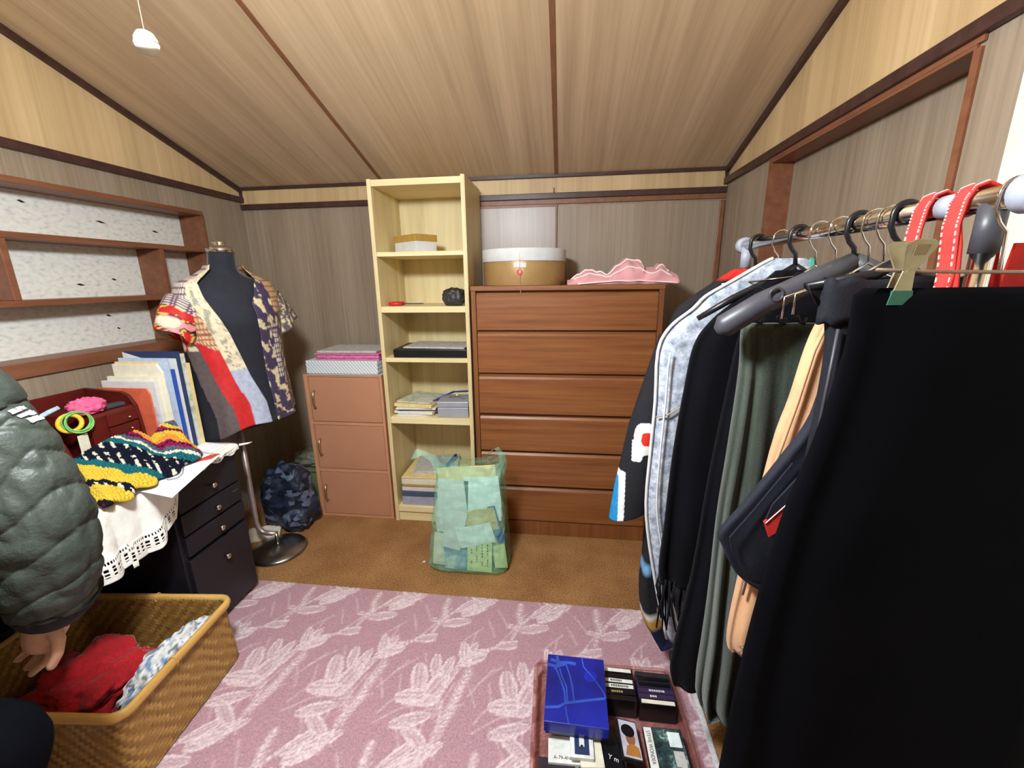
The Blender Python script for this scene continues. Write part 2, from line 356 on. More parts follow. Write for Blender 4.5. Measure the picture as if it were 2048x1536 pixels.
# ------------------------------------------------------------ rug with woven tulips
def rug():
    x0, x1, y0, y1, st = -1.86, .455, -.2, 1.497, .005
    nx, ny = int((x1 - x0) / st), int((y1 - y0) / st)
    X, Y = np.meshgrid(np.linspace(x0, x1, nx + 1), np.linspace(y0, y1, ny + 1))
    TW, TH = .31, .585
    rng = np.random.RandomState(3)
    jit = rng.rand(ny + 1, nx + 1)
    m = np.zeros_like(X)
    def loc(cx, cy, k=0):
        n = np.floor((Y - cy) / TH + .5)
        yy = Y - cy - n * TH
        xx = X - cx - n * .075
        xx = xx - np.floor(xx / TW + .5) * TW
        return xx, yy
    def petal(xx, yy, px, py, a, L, Wd, hatch=1.0, fill=.5):
        nonlocal m
        L *= 1.12; Wd *= 1.15
        c, s = math.cos(a), math.sin(a)
        u = (xx - px) * c + (yy - py) * s; v = -(xx - px) * s + (yy - py) * c
        t = np.clip(u / L, -1, 1); w = Wd * np.maximum(0, 1 - t * t) ** .6
        r = np.abs(v) / np.maximum(w, 1e-5); ins = (np.abs(u) < L) & (r < 1)
        edge = np.clip((r - .5) / .3, 0, 1)
        h = .5 + .5 * np.sin(v / Wd * 11 + u * 40)
        m = np.maximum(m, np.where(ins, np.clip(edge * .95 + fill * h * hatch + .22, 0, 1) * (.7 + .3 * jit), 0))
    def stroke(xx, yy, pts, w, feather=0):
        nonlocal m
        for (ax, ay), (bx, by) in zip(pts, pts[1:]):
            dx, dy = bx - ax, by - ay; l2 = dx * dx + dy * dy
            t = np.clip(((xx - ax) * dx + (yy - ay) * dy) / l2, 0, 1)
            d = np.hypot(xx - ax - t * dx, yy - ay - t * dy)
            val = np.clip(1.3 - d / w, 0, 1)
            if feather:
                side = ((xx - ax) * dy - (yy - ay) * dx) / math.sqrt(l2)
                val = val * (.35 + .65 * (np.sin((t * math.sqrt(l2) - np.abs(side) * .8) * 420) > -.1))
            m = np.maximum(m, val * (.65 + .35 * jit))
    # large tulip
    xx, yy = loc(-.426, 1.085)
    petal(xx, yy, .02, -.005, 1.25, .062, .030); petal(xx, yy, -.048, .025, 1.9, .052, .026); petal(xx, yy, -.052, -.045, .2, .052, .024, 1, .8)
    petal(xx, yy, -.005, .075, 1.75, .042, .018); petal(xx, yy, .038, .07, 1.35, .046, .016, 1, .7); petal(xx, yy, .055, .03, 1.2, .05, .013)
    petal(xx, yy, -.01, -.055, .1, .05, .02)
    stroke(xx, yy, [(.05, -.05), (.062, -.11), (.06, -.17), (.045, -.24)], .008, 1)
    stroke(xx, yy, [(.065, -.15), (.09, -.07), (.10, .0), (.118, .06)], .017, 1)
    petal(xx, yy, -.03, -.12, .35, .06, .02, 1, .45); petal(xx, yy, -.005, -.165, -.6, .06, .018, 1, .45)
    # cup flower
    xx, yy = loc(-.307, 1.215)
    petal(xx, yy, -.03, .0, 1.9, .05, .02, 1, .8); petal(xx, yy, .0, -.018, .5, .052, .02, 1, .8); petal(xx, yy, .02, .012, .3, .034, .012, 1, .9); petal(xx, yy, -.005, .03, 1.2, .028, .012)
    stroke(xx, yy, [(.03, .02), (.075, .04), (.10, .07)], .008, 1)
    petal(xx, yy, .125, .055, .25, .05, .017, 1, .4)
    # bell flower of the far row
    xx, yy = loc(-.351, 1.42)
    petal(xx, yy, .0, .0, .55, .05, .02, 1, .9); petal(xx, yy, .025, .03, .75, .05, .018, 1, .7); petal(xx, yy, -.03, .028, .8, .05, .017, 1, .6); petal(xx, yy, .06, .05, .7, .04, .012)
    stroke(xx, yy, [(-.05, .02), (-.085, -.02), (-.12, -.075), (-.135, -.12)], .008, 1)
    stroke(xx, yy, [(-.105, -.05), (-.12, .0), (-.118, .05)], .014, 1)
    petal(xx, yy, -.055, -.065, .25, .055, .02, 1, .4); petal(xx, yy, -.15, -.06, -.15, .045, .008, 1, .3)
    for k in range(26):   # thin sprigs
        px, py, a, L = rng.uniform(-.15, .15), rng.uniform(-.29, .29), rng.uniform(.3, 2.4), rng.uniform(.03, .07)
        xx, yy = loc(-.4 + px, 1.2 + py); m2 = m.copy(); stroke(xx, yy, [(-L * math.cos(a), -L * math.sin(a)), (0, .004), (L * math.cos(a), L * math.sin(a))], .004); m = m2 + (m - m2) * .45
    m = np.clip(m, 0, 1)
    base = np.array(lin((186, 146, 156))[:3]); hi = np.array(lin((236, 216, 220))[:3])
    sh = (.93 + .14 * jit)[..., None]
    C = (base * (1 - m[..., None]) + hi * m[..., None]) * sh
    bord = (X > x1 - .016)[..., None]; C = np.where(bord, np.array(lin((228, 226, 226))[:3]), C)
    Z = .007 + .0022 * m + .0012 * (jit - .5)
    V = np.stack([X, Y, Z], -1).reshape(-1, 3)
    idx = np.arange((nx + 1) * (ny + 1)).reshape(ny + 1, nx + 1)
    F = np.stack([idx[:-1, :-1], idx[:-1, 1:], idx[1:, 1:], idx[1:, :-1]], -1).reshape(-1, 4)
    n0 = len(V); ring = [idx[0, 0], idx[0, -1], idx[-1, -1], idx[-1, 0]]
    Vs = [V]; Fs = F.tolist()
    edges = [idx[0, :], idx[:, -1], idx[-1, ::-1], idx[::-1, 0]]; cnt = n0; cols = [C.reshape(-1, 3)]
    for e in edges:
        low = V[e].copy(); low[:, 2] = .0005; Vs.append(low); cols.append(C.reshape(-1, 3)[e])
        for k in range(len(e) - 1): Fs.append([int(e[k + 1]), int(e[k]), cnt + k, cnt + k + 1])
        cnt += len(e)
    V = np.concatenate(Vs); C = np.concatenate(cols)
    me = bpy.data.meshes.new('rug'); me.from_pydata(V.tolist(), [], Fs)
    ca = me.color_attributes.new('Col', 'FLOAT_COLOR', 'POINT')
    ca.data.foreach_set('color', np.concatenate([C, np.ones((len(C), 1))], 1).astype(np.float32).ravel())
    me.polygons.foreach_set('use_smooth', [True] * len(me.polygons))
    me.materials.append(vcol('pink_rug_pile', .92, .15, .08, 160, 500, .5, .3))
    o = bpy.data.objects.new('rug', me); COL.objects.link(o)
    tag(o, 'pink rug woven with pale tulips on the brown carpet', 'rug')
rug()

# ------------------------------------------------------------ tall narrow bookcase
BX0, BX1, BY0, BY1 = -.937, -.464, 2.048, 2.405
bk = thing('bookcase', 'tall narrow pale ash bookcase with open shelves', 'bookcase', ((BX0 + BX1) / 2, 2.23, 0))
T = .02
build('side_panel', B(BX0, BX0 + T, BY0, BY1, 0, 1.80), M['ash'], bk, bevel=.0015)
build('side_panel', B(BX1 - T, BX1 - .003, BY0, BY1, 0, 1.805), M['ash'], bk, bevel=.0015)
build('side_facing', B(BX1 - .003, BX1, BY0 + .002, BY1, 0, 1.803), M['ash'], bk)
build('back_panel', B(BX0 + T, BX1 - T, BY1 - .006, BY1, .02, 1.79), M['ash'], bk)
build('top_board', B(BX0 + T, BX1 - T, BY0 + .002, BY1 - .006, 1.768, 1.797), M['ash_h'], bk, bevel=.0015)
for z0, z1 in ((1.450, 1.471), (1.178, 1.208), (.924, .946), (.588, .622), (.058, .092)):
    build('shelf_board', B(BX0 + T, BX1 - T, BY0 + .003, BY1 - .006, z0, z1), M['ash_h'], bk, bevel=.0015)
build('plinth', B(BX0 + T, BX1 - T, BY0 + .012, BY0 + .03, 0, .058), M['ash_h'], bk)

def slab(name, cx, cy, z, w, d, h, rz, m, label, cat, group=None, bevel=.0015, tilt=(0, 0)):
    o = build(name, B(-w / 2, w / 2, -d / 2, d / 2, 0, h), m, origin=False, bevel=bevel)
    o.location = (cx, cy, z); o.rotation_euler = (tilt[0], tilt[1], rz)
    return tag(o, label, cat, group)

# gift box on the upper shelf
gb = thing('gift_box', 'white cardboard box with gold lid on the top bookcase shelf', 'box', (-.765, 2.19, 1.471), math.radians(-38))
build('box_body', B(-.098, .098, -.062, .062, 0, .06), M['white'], gb, w=False, bevel=.002)
build('lid', B(-.101, .101, -.065, .065, .052, .085), M['gold'], gb, w=False, bevel=.002)
# scissors
sc = thing('scissors', 'red handled scissors lying on the second bookcase shelf', 'scissors', (-.82, 2.16, 1.208), math.radians(8))
for s in (-1, 1):
    build('handle', MB().tube([(-.055 + .03 * math.cos(2 * PI * k / 16), s * .019 + .019 * math.sin(2 * PI * k / 16), .01) for k in range(16)], .009, 8, True), M['red_plastic'], sc, w=False, smooth=True)
    build('blade', MB().prism([(-.03, s * .012), (.0, s * .003), (.085, s * .004), (.03, s * -.006), (-.02, s * .002)], 'z', .007 + s * .001, .0105 + s * .001), M['charcoal_plastic'], sc, w=False)
build('pivot', MB().lathe([(.005, .006), (.005, .014)], 0, 0, 12), M['steel'], sc, w=False)

def lump(name, c, r, m, amp=.25, freq=3., seed=0, nu=48, nv=28, zmin=None, colfn=None, parent=None, pw=.8, crease=0):
    mb = MB()
    def fn(u, v):
        th = u * 2 * PI; ph = (v - .5) * PI
        d = Vector((math.cos(ph) * math.cos(th), math.cos(ph) * math.sin(th), math.sin(ph)))
        k = 1 + amp * nz(d.x * freq + seed, d.y * freq, d.z * freq) + crease * abs(nz(d.x * freq * 2.7 + seed, d.y * freq * 2.7 + 5, d.z * freq * 2.7))
        q = [math.copysign(abs(a) ** pw, a) * k for a in d]
        p = [c[0] + q[0] * r[0], c[1] + q[1] * r[1], c[2] + q[2] * r[2]]
        if zmin is not None: p[2] = max(p[2], zmin + .0006 * (1 + nz(p[0] * 40, p[1] * 40, seed)))
        return (*p, colfn(d, p) if colfn else None)
    mb.grid(fn, nu, nv, True); mb.ring_caps(nu, nv)
    return build(name, mb, m, parent, smooth=True)
M['black_film'] = plain('crinkled_black_film', (44, 44, 46), .2, 0, .8, var=.3, vs=40, bs=55, bstr=1, bd=.01)
tag(lump('plastic_pouch', (-.553, 2.12, 1.25), (.058, .06, .045), M['black_film'], .12, 4, 2, zmin=1.2085, crease=.1), 'crinkled black plastic pouch on the second bookcase shelf', 'pouch')
# black case and print on the third shelf
slab('document_case', -.685, 2.18, .9465, .39, .235, .045, .02, M['black_plastic'], 'flat black document case on the third bookcase shelf', 'case', bevel=.006)
slab('magazine', -.66, 2.18, .9925, .33, .215, .008, -.05, M['grey_paper'], 'grey printed magazine lying on the black document case', 'magazine')
# papers and cash box on the fourth shelf
for k, (cx, cy, z, w, d, h, rz, mm, ly) in enumerate((
        (-.80, 2.17, .6225, .20, .20, .012, .12, 'white', 'white envelope at the bottom of the paper heap'),
        (-.79, 2.18, .6352, .22, .21, .014, -.1, 'offwhite', 'offwhite booklet second from the bottom of the paper heap'),
        (-.79, 2.19, .650, .21, .2, .008, .12, 'black_plastic', 'thin black folder inside the paper heap'),
        (-.79, 2.18, .659, .22, .21, .01, .05, 'white', 'white booklet above the thin black folder'),
        (-.79, 2.19, .670, .22, .22, .018, -.12, 'cream', 'cream booklet near the top of the paper heap'))):
    slab('booklet', cx, cy, z, w, d, h, rz, M[mm], ly + ' on the fourth bookcase shelf', 'booklet')
M['map'] = wood('green_print_cover', [(.35, (150, 168, 130)), (.5, (206, 208, 190)), (.7, (216, 216, 204))], (30, 30, 30), .5)
slab('brochure', -.785, 2.20, .690, .205, .21, .006, -.2, M['map'], 'green and grey printed brochure on top of the paper heap', 'brochure')
M['blue'] = plain('blue_plastic', (42, 78, 158), .4)
cb = MB()
for k in range(3): cb.tube([(-.70 + .01 * k, 2.12 + .03 * k, .70), (-.62, 2.24 + .02 * k, .72 - .006 * k), (-.53, 2.25 + .03 * k, .725 - .01 * k), (-.5, 2.26 + .03 * k, .72 - .01 * k)], .0035, 6)
tag(build('cable_bundle', cb, M['blue'], smooth=True), 'blue cords lying behind the grey cash box', 'cord')
cx = thing('cash_box', 'grey metal cash box with lid handle on the fourth bookcase shelf', 'cash box', (-.583, 2.145, .6225), math.radians(4))
M['grey_enamel'] = plain('grey_enamel', (162, 164, 172), .38, .1, var=.03)
build('box_body', B(-.083, .083, -.075, .075, 0, .055), M['grey_enamel'], cx, w=False, bevel=.004)
build('lid', B(-.085, .085, -.077, .077, .056, .088), M['grey_enamel'], cx, w=False, bevel=.005)
build('handle', MB().tube([(-.03, 0, .089), (-.026, 0, .104), (.026, 0, .104), (.03, 0, .089)], .0035, 8), M['chrome'], cx, w=False, smooth=True)
build('lock', MB().lathe([(.007, .087), (.007, .093)], .05, -.03, 14), M['chrome'], cx, w=False)
# stack on the bottom shelf
M['blue_grey'] = plain('blue_grey_cover', (74, 88, 112), .45)
M['lilac_grey'] = plain('lilac_grey_cover', (158, 158, 176), .5, var=.05)
zz = .0925
for nm, h, w_, mm, ly, rz in (('binder', .052, .40, 'lilac_grey', 'thick lilac-grey binder at the bottom of the low stack', .0), ('binder', .032, .40, 'blue_grey', 'dark blue-grey binder second from the bottom of the low stack', .015),
                         ('binder', .026, .39, 'white', 'white binder in the low stack under a gold book', -.01), ('book', .014, .38, 'gold', 'thin gold book inside the low stack', .01),
                         ('book', .036, .39, 'offwhite', 'thick offwhite album in the low stack above the gold book', .0), ('book', .01, .39, 'cream', 'cream folder on top of the low stack', .02)):
    slab(nm, -.70, 2.20, zz, w_, .26, h, rz, M[mm], ly, nm, bevel=.003); zz += h + .0006
slab('plastic_sleeve', -.73, 2.23, zz, .25, .22, .02, .18, M['grey_paper'], 'grey plastic sleeve of papers topping the low stack', 'sleeve')
tag(build('pen', MB().tube([(-.665, 2.12, zz + .03), (-.63, 2.28, zz + .05)], .008, 8), M['blue'], smooth=True), 'dark blue marker lying on the grey plastic sleeve', 'pen')

# ------------------------------------------------------------ chest of drawers
CX0, CX1, CY0, CY1, CZ = -.4395, .4455, 1.987, 2.41, 1.304
ch = thing('chest_of_drawers', 'brown teak chest of six wide handleless drawers', 'chest of drawers', (0, 2.2, 0))
build('side_panel', B(CX0, CX0 + .022, CY0, CY1, 0, CZ - .02), M['teak_v'], ch, bevel=.0015)
build('side_panel', B(CX1 - .022, CX1, CY0, CY1, 0, CZ - .02), M['teak_v'], ch, bevel=.0015)
build('top_board', B(CX0 - .002, CX1 + .002, CY0 - .004, CY1, CZ - .022, CZ), M['teak'], ch, bevel=.003)
build('carcass', B(CX0 + .022, CX1 - .022, CY0 + .025, CY1, .03, CZ - .022), M['teak'], ch)
build('plinth', B(CX0 + .022, CX1 - .022, CY0 + .004, CY0 + .024, 0, .078), M['teak_v'], ch)
for z0, z1 in ((1.098, 1.268), (.889, 1.082), (.68, .869), (.480, .664), (.288, .468), (.085, .272)):
    dr = MB()
    prof = [(CY0 + .003, z0), (CY0 + .003, z1 - .012), (CY0 + .010, z1), (CY0 + .022, z1), (CY0 + .022, z0)]
    dr.prism(prof, 'x', CX0 + .024, CX1 - .024)
    build('drawer', dr, M['teak'], ch, bevel=.0015)
# round hat box
HX, HY, HR = -.206, 2.2, .207
hb = thing('round_box', 'gold-brown round box with white lid on the teak chest', 'box', (HX, HY, CZ))
build('box_body', MB().lathe([(HR - .003, CZ + .0005), (HR - .002, CZ + .003), (HR - .002, CZ + .13)], HX, HY, 72), M['tan_gold'], hb, smooth=True, bevel=.001)
build('lid', MB().lathe([(HR + .002, CZ + .112), (HR + .003, CZ + .166), (HR, CZ + .17), (HR - .05, CZ + .171)], HX, HY, 72), M['white'], hb, smooth=True, bevel=.001)
def onbox(a0, a1, z0, z1, r, n=10):
    return MB().grid(lambda u, v: (HX + r * math.sin(lerp(a0, a1, u)), HY - r * math.cos(lerp(a0, a1, u)), lerp(z0, z1, v)), n, 2)
build('label', onbox(-.14, .14, CZ + .082, CZ + .103, HR + .0015), M['white'], hb, solid=.0012)
build('seal', MB().prism([(HX - .002 + .013 * math.cos(k * PI / 8), CZ + .062 + .013 * math.sin(k * PI / 8)) for k in range(16)], 'y', HY - HR - .004, HY - HR - .001), M['red_plastic'], hb)
build('seal_mark', MB().prism([(HX + .004 * math.cos(k * PI / 4), CZ + .064 + .007 * math.sin(k * PI / 4)) for k in range(8)], 'y', HY - HR - .0048, HY - HR - .004), M['white'], hb)
build('string', MB().tube([(HX - .002, HY - HR - .005, CZ + .145), (HX - .001, HY - HR - .006, CZ + .06), (HX, HY - HR - .006, CZ + .004), (HX + .004, HY - HR - .01, CZ - .03)], .0009, 5), M['brass'], hb)
# folded pink cloth
pk = thing('folded_cloth', 'crumpled dusty pink cloth with pale binding on the teak chest', 'cloth', (.26, 2.12, CZ))
def sinterp(t, pts):
    for (a, va), (b, vb) in zip(pts, pts[1:]):
        if t <= b: q = max(0, (t - a) / (b - a)); return lerp(va, vb, q * q * (3 - 2 * q))
    return pts[-1][1]
def pinkz(x):
    return sinterp(x, [(.02, .02), (.06, .045), (.1, .068), (.16, .06), (.2, .045), (.24, .085), (.28, .112), (.34, .105), (.36, .07), (.4, .07), (.43, .09), (.46, .06), (.5, .045), (.52, .01)])
def pinkf(u, v):
    x = lerp(.012, .505, u); a = v * PI; h = pinkz(x) * (1 + .15 * nz(x * 30, v * 6, 1))
    d = .11 + .01 * nz(x * 12, 3, 0)
    y = 2.10 - d * math.cos(a) * (1 + .12 * nz(x * 25, v * 5, 8)); z = CZ + .001 + h * math.sin(a) ** .6 + .006 * max(0, nz(x * 60, v * 9, 2)) * math.sin(a)
    return (x, max(y, 1.985), z)
build('cloth', MB().grid(pinkf, 80, 24), M['pink_cloth'], pk, smooth=True, solid=.003)
build('fold', MB().grid(lambda u, v: (lerp(.06, .50, u), 1.985 - .004 + .11 * v, CZ + .004 + .012 * math.sin(u * 3.1) * (1 + .3 * nz(u * 9, 0, 3)) + .022 * v), 50, 6), M['pink_trim'], pk, smooth=True, solid=.004)
def pinkrow(x0, x1, v, n=24, dz=.003): return [tuple(Vector(pinkf((lerp(x0, x1, k / n) - .012) / .493, v)) + Vector((0, -.002, dz))) for k in range(n + 1)]
for x0, x1, v in ((.03, .2, .32), (.2, .36, .36), (.04, .48, .16), (.41, .47, .34)):
    build('binding', MB().tube(pinkrow(x0, x1, v), .004, 6), M['pink_trim'], pk, smooth=True)
build('binding', MB().tube([pinkf((x - .012) / .493, .36 - .24 * t) for x, t in ((.345, 0), (.35, .5), (.346, 1))], .006, 6), M['pink_trim'], pk, smooth=True)

# ------------------------------------------------------------ three-door cabinet and things on it
KX0, KX1, KY0, KY1, KZ = -1.399, -.955, 2.062, 2.40, .849
kb = thing('door_cabinet', 'salmon-brown cabinet with three stacked doors beside the bookcase', 'cabinet', ((KX0 + KX1) / 2, 2.23, 0))
build('cabinet_body', B(KX0, KX1, KY0 + .012, KY1, 0, KZ), M['salmon_edge'], kb, bevel=.0015)
build('frame', B(KX0, KX0 + .022, KY0, KY0 + .014, 0, KZ), M['salmon_edge'], kb); build('frame', B(KX1 - .014, KX1, KY0, KY0 + .014, 0, KZ), M['salmon_edge'], kb)
for z0, z1 in ((0, .012), (.282, .298), (.564, .58), (.838, KZ)): build('rail', B(KX0 + .022, KX1 - .014, KY0 + .001, KY0 + .014, z0, z1), M['salmon_edge'], kb)
for z0, z1 in ((.015, .279), (.301, .561), (.583, .835)):
    dd = build('door', B(KX0 + .025, KX1 - .017, KY0 + .002, KY0 + .016, z0, z1), M['salmon'], kb, bevel=.002)
    zm = z0 + (z1 - z0) * .5; xh = -1.347
    build('handle', MB().tube([(xh, KY0 + .002, zm + .048), (xh, KY0 - .012, zm + .042), (xh, KY0 - .019, zm + .02), (xh, KY0 - .02, zm), (xh, KY0 - .019, zm - .02), (xh, KY0 - .012, zm - .042), (xh, KY0 + .002, zm - .048)], .0055, 10), M['brass'], dd, smooth=True)
nw = MB().grid(lambda u, v: (lerp(KX0 + .03, KX1 + .002, u), lerp(KY0 - .004, 2.36, v), KZ + .0012 + .012 * (1 - abs(2 * v - 1)) * 0 + .0008 * nz(u * 9, v * 9, 0)), 20, 12)
tag(build('newspaper', nw, M['grey_paper'], solid=.002), 'sheet of newspaper covering the top of the salmon cabinet', 'newspaper')
M['stripe_box'] = None
def stripes(name, c1, c2, scale, rot):
    m, nt, b = shader(name, .6)
    w = nt.nodes.new('ShaderNodeTexWave'); w.inputs['Scale'].default_value = scale; nt.links.new(coords(nt, (1, 1, 1), rot=rot), w.inputs['Vector'])
    nt.links.new(ramp(nt, w.outputs['Fac'], [(.06, c2), (.2, c1)]), b.inputs['Base Color']); return m
M['stripe_box'] = stripes('diagonal_pinstripe_card', (220, 226, 228), (150, 160, 168), 22, (0, math.radians(40), 0))
slab('pinstripe_box', -1.18, 2.215, KZ + .0035, .405, .285, .07, .0, M['stripe_box'], 'flat white box with diagonal pinstripes on the newspaper', 'box', bevel=.003)
pb = thing('pink_album', 'pink woven-cover album on the pinstriped box', 'album', (-1.16, 2.225, KZ + .0745))
build('cover', B(-1.345, -.975, 2.10, 2.35, KZ + .0745, KZ + .080), M['pink_book'], pb, bevel=.002)
build('pages', B(-1.335, -.98, 2.108, 2.345, KZ + .080, KZ + .102), M['pink_book'], pb, bevel=.006)
build('cover', B(-1.345, -.975, 2.10, 2.35, KZ + .102, KZ + .109), M['pink_book'], pb, bevel=.002)
slab('scrapbook', -1.165, 2.225, KZ + .110, .335, .235, .012, .02, M['grey_paper'], 'grey printed scrapbook lying on the pink album', 'scrapbook', bevel=.003)

# ------------------------------------------------------------ green translucent bag with letters
def roundrect(t, a, b, p=.45):
    c, s = math.cos(t), math.sin(t)
    return math.copysign(abs(c) ** p, c) * a, math.copysign(abs(s) ** p, s) * b
GX, GY = -.432, 1.735
bag = thing('carrier_bag', 'full green translucent carrier bag standing before the teak chest', 'bag', (GX, GY, 0))
M['green_film'] = film('green_carrier_film', (240, 252, 247), (166, 236, 206), .74, .16)
def bagf(u, v):
    t = u * 2 * PI; z = .004 + v * .53
    a = interp(v, [(0, .165), (.04, .192), (.3, .178), (.7, .160), (.9, .15), (1, .152)]); b = interp(v, [(0, .09), (.04, .102), (.5, .102), (.8, .08), (1, .05)])
    x, y = roundrect(t, a, b, .36)
    w = 1 + .02 * nz(x * 14, y * 14 + 3, z * 12) + .02 * nz(x * 40, y * 40, z * 34)
    zt = z + (.02 * math.sin(t * 2 + 1) + .06 * max(0, x / a - .2)) * max(0, v - .75) * 4 * .5
    cr = .02 * (abs(nz(x * 17 + 3, z * 13, y * 9)) + .5 * abs(nz(x * 38, z * 30 + 7, y * 20))) * (0 if v < .02 else 1)
    return (GX + x * w + .02 * v, GY + y * w - cr * (1 if y < 0 else -1) + .006 * (1 if y < 0 else -1), zt)
gm = MB().grid(bagf, 220, 130, True); gm.f.append(tuple(range(219, -1, -1)))
build('film_body', gm, M['green_film'], bag, smooth=True)
def strip(pts, w, d=(0, 1, 0)):
    dd = Vector(d) * w / 2; n = len(pts) - 1
    def fn(u, v):
        k = min(int(u * n), n - 1); p = Vector(pts[k]).lerp(Vector(pts[k + 1]), u * n - k); p = p + dd * (2 * v - 1) * (.75 + .25 * math.sin(u * 9)); p.z += .006 * nz(u * 9, v * 4, 1); return tuple(p)
    return MB().grid(fn, n * 6, 4)
build('handle', strip([(-.56, 1.70, .44), (-.555, 1.70, .50), (-.58, 1.705, .55), (-.62, 1.70, .575), (-.665, 1.69, .575), (-.672, 1.69, .55)], .055, (.35, .5, .75)), M['green_film'], bag, smooth=True)
build('handle', strip([(-.365, 1.70, .515), (-.34, 1.70, .56), (-.31, 1.70, .60), (-.285, 1.70, .615), (-.265, 1.70, .585), (-.255, 1.70, .535), (-.265, 1.70, .48)], .05, (.6, .5, .3)), M['green_film'], bag, smooth=True)
def letter(name, x, z, w, h, rz, y, mm, label, cat='envelope', marks=0):
    t = thing(name, label, cat, (x, y, z)); t.rotation_euler = (0, rz, 0)
    build('sheet', B(-w / 2, w / 2, 0, .003, -h / 2, h / 2), M[mm], t, w=False)
    for k in range(marks):
        mk = MB(); xx = -w / 2 + w * (k + .8) / (marks + .6); z1 = h / 2 * .8
        for q in range(8):
            if random.random() < .25: continue
            dz = random.uniform(.4, .9) * h / 10; zq = z1 - q * h / 10.5; mk.box(xx - .002, xx + .003 * random.uniform(.2, 1), -.0004, .0002, zq - dz, zq); mk.box(xx - .004, xx + .004, -.0004, .0002, zq - dz * .6, zq - dz * .6 + .0012)
        build('handwriting', mk, M['ink'], t, w=False)
    return t
M['mint'] = plain('pale_blue_paper', (222, 234, 232), .7); M['lime'] = plain('pale_lime_card', (216, 226, 160), .7); M['kraft'] = plain('kraft_paper', (196, 170, 110), .75)
M['magazine_blue'] = wood('blue_photo_print', [(.35, (50, 84, 150)), (.5, (140, 170, 196)), (.65, (214, 220, 220))], (12, 12, 9), .4)
letter('letter', -.42, .46, .27, .13, -.1, 1.690, 'cream', 'cream wide envelope at the top inside the green bag')
letter('letter', -.493, .325, .14, .27, .06, 1.684, 'white', 'large white letter on the left inside the green bag')
letter('letter', -.35, .38, .16, .2, -.08, 1.684, 'mint', 'pale mint sheet in the upper right inside the green bag')
letter('letter', -.385, .265, .20, .11, -.22, 1.668, 'kraft', 'kraft brown envelope in the middle of the green bag')
letter('letter', -.485, .22, .09, .2, .22, 1.660, 'white', 'slim white letter leaning inside the green bag')
letter('letter', -.385, .20, .17, .10, -.27, 1.656, 'mint', 'pale blue envelope across the front of the green bag')
letter('postcard', -.37, .092, .115, .165, .03, 1.658, 'lime', 'lime green postcard with black handwriting low in the green bag', 'postcard', 4)
letter('magazine', -.485, .09, .11, .16, 0, 1.664, 'magazine_blue', 'blue photo magazine low inside the green bag', 'magazine')
letter('leaflet', -.29, .25, .035, .19, -.25, 1.672, 'blue', 'narrow blue leaflet at the right inside the green bag', 'leaflet')
letter('letter', -.292, .33, .05, .12, 0, 1.678, 'mint', 'short mint envelope against the right side of the green bag')
letter('letter', -.56, .10, .07, .17, .1, 1.68, 'offwhite', 'offwhite folded sheet low on the left of the green bag')
letter('letter', -.28, .1, .06, .16, -.1, 1.68, 'lime', 'lime folded sheet low on the right of the green bag')
tag(lump('paper_bundle', (GX + .005, GY + .012, .23), (.155, .06, .21), M['offwhite'], .08, 5, 4, zmin=.006, crease=.12, pw=.6), 'loose bundle of offwhite paper filling the green bag', 'paper')
for x, y, s in ((-.66, 1.71, .006), (-.62, 1.80, .004)):
    tag(build('paper_scrap', MB().prism([(x - s, y - s), (x + s * 1.3, y - s * .4), (x + s, y + s), (x - s * .6, y + s * .7)], 'z', .0005, .003), M['white']), 'tiny white paper scrap on the brown carpet by the green bag', 'paper scrap', 'paper scraps on the carpet')

# ------------------------------------------------------------ dress form and patchwork kimono vest
MX, MY, MR = -1.452, 1.70, math.radians(70)
df = thing('dress_form', 'black tailor\'s dress form with chrome neck cap and round base', 'dress form', (MX, MY, 0))
def ell(secs, n=48, wig=0):
    rows = []
    for z, a, b_, cx, cy in secs:
        rows.append([(cx + a * math.cos(2 * PI * k / n), cy + b_ * math.sin(2 * PI * k / n), z) for k in range(n)])
    return rows
def smooth_secs(secs, m=6):
    out = []
    for i in range(len(secs) - 1):
        p0 = secs[max(i - 1, 0)]; p1 = secs[i]; p2 = secs[i + 1]; p3 = secs[min(i + 2, len(secs) - 1)]
        for k in range(m):
            t = k / m
            out.append(tuple(.5 * (2 * b + (c - a) * t + (2 * a - 5 * b + 4 * c - d) * t * t + (3 * b - a - 3 * c + d) * t ** 3) for a, b, c, d in zip(p0, p1, p2, p3)))
    out.append(secs[-1]); return out
def rows_mesh(rows):
    mb = MB(); n = len(rows[0])
    for r in rows:
        for p in r: mb.vert(p)
    for k in range(len(rows) - 1):
        for j in range(n): mb.f.append((k * n + j, k * n + (j + 1) % n, (k + 1) * n + (j + 1) % n, (k + 1) * n + j))
    mb.f.append(tuple(range(n - 1, -1, -1))); mb.f.append(tuple((len(rows) - 1) * n + j for j in range(n)))
    return mb
def rot_z(mb, a, ox, oy):
    c, s = math.cos(a), math.sin(a); mb.v = [(ox + x * c - y * s, oy + x * s + y * c, z) for x, y, z in mb.v]; return mb
tor = rows_mesh(ell(smooth_secs([(.70, .145, .095, 0, .0), (.80, .165, .11, 0, 0), (.95, .13, .09, 0, 0), (1.08, .14, .1, 0, -.005), (1.19, .165, .118, 0, -.012), (1.28, .175, .095, 0, 0), (1.335, .155, .07, 0, .008), (1.365, .09, .058, 0, .01), (1.39, .058, .053, 0, .008), (1.45, .051, .05, 0, 0), (1.462, .052, .051, 0, 0)])))
build('torso', rot_z(tor, MR, MX, MY), M['torso'], df, smooth=True)
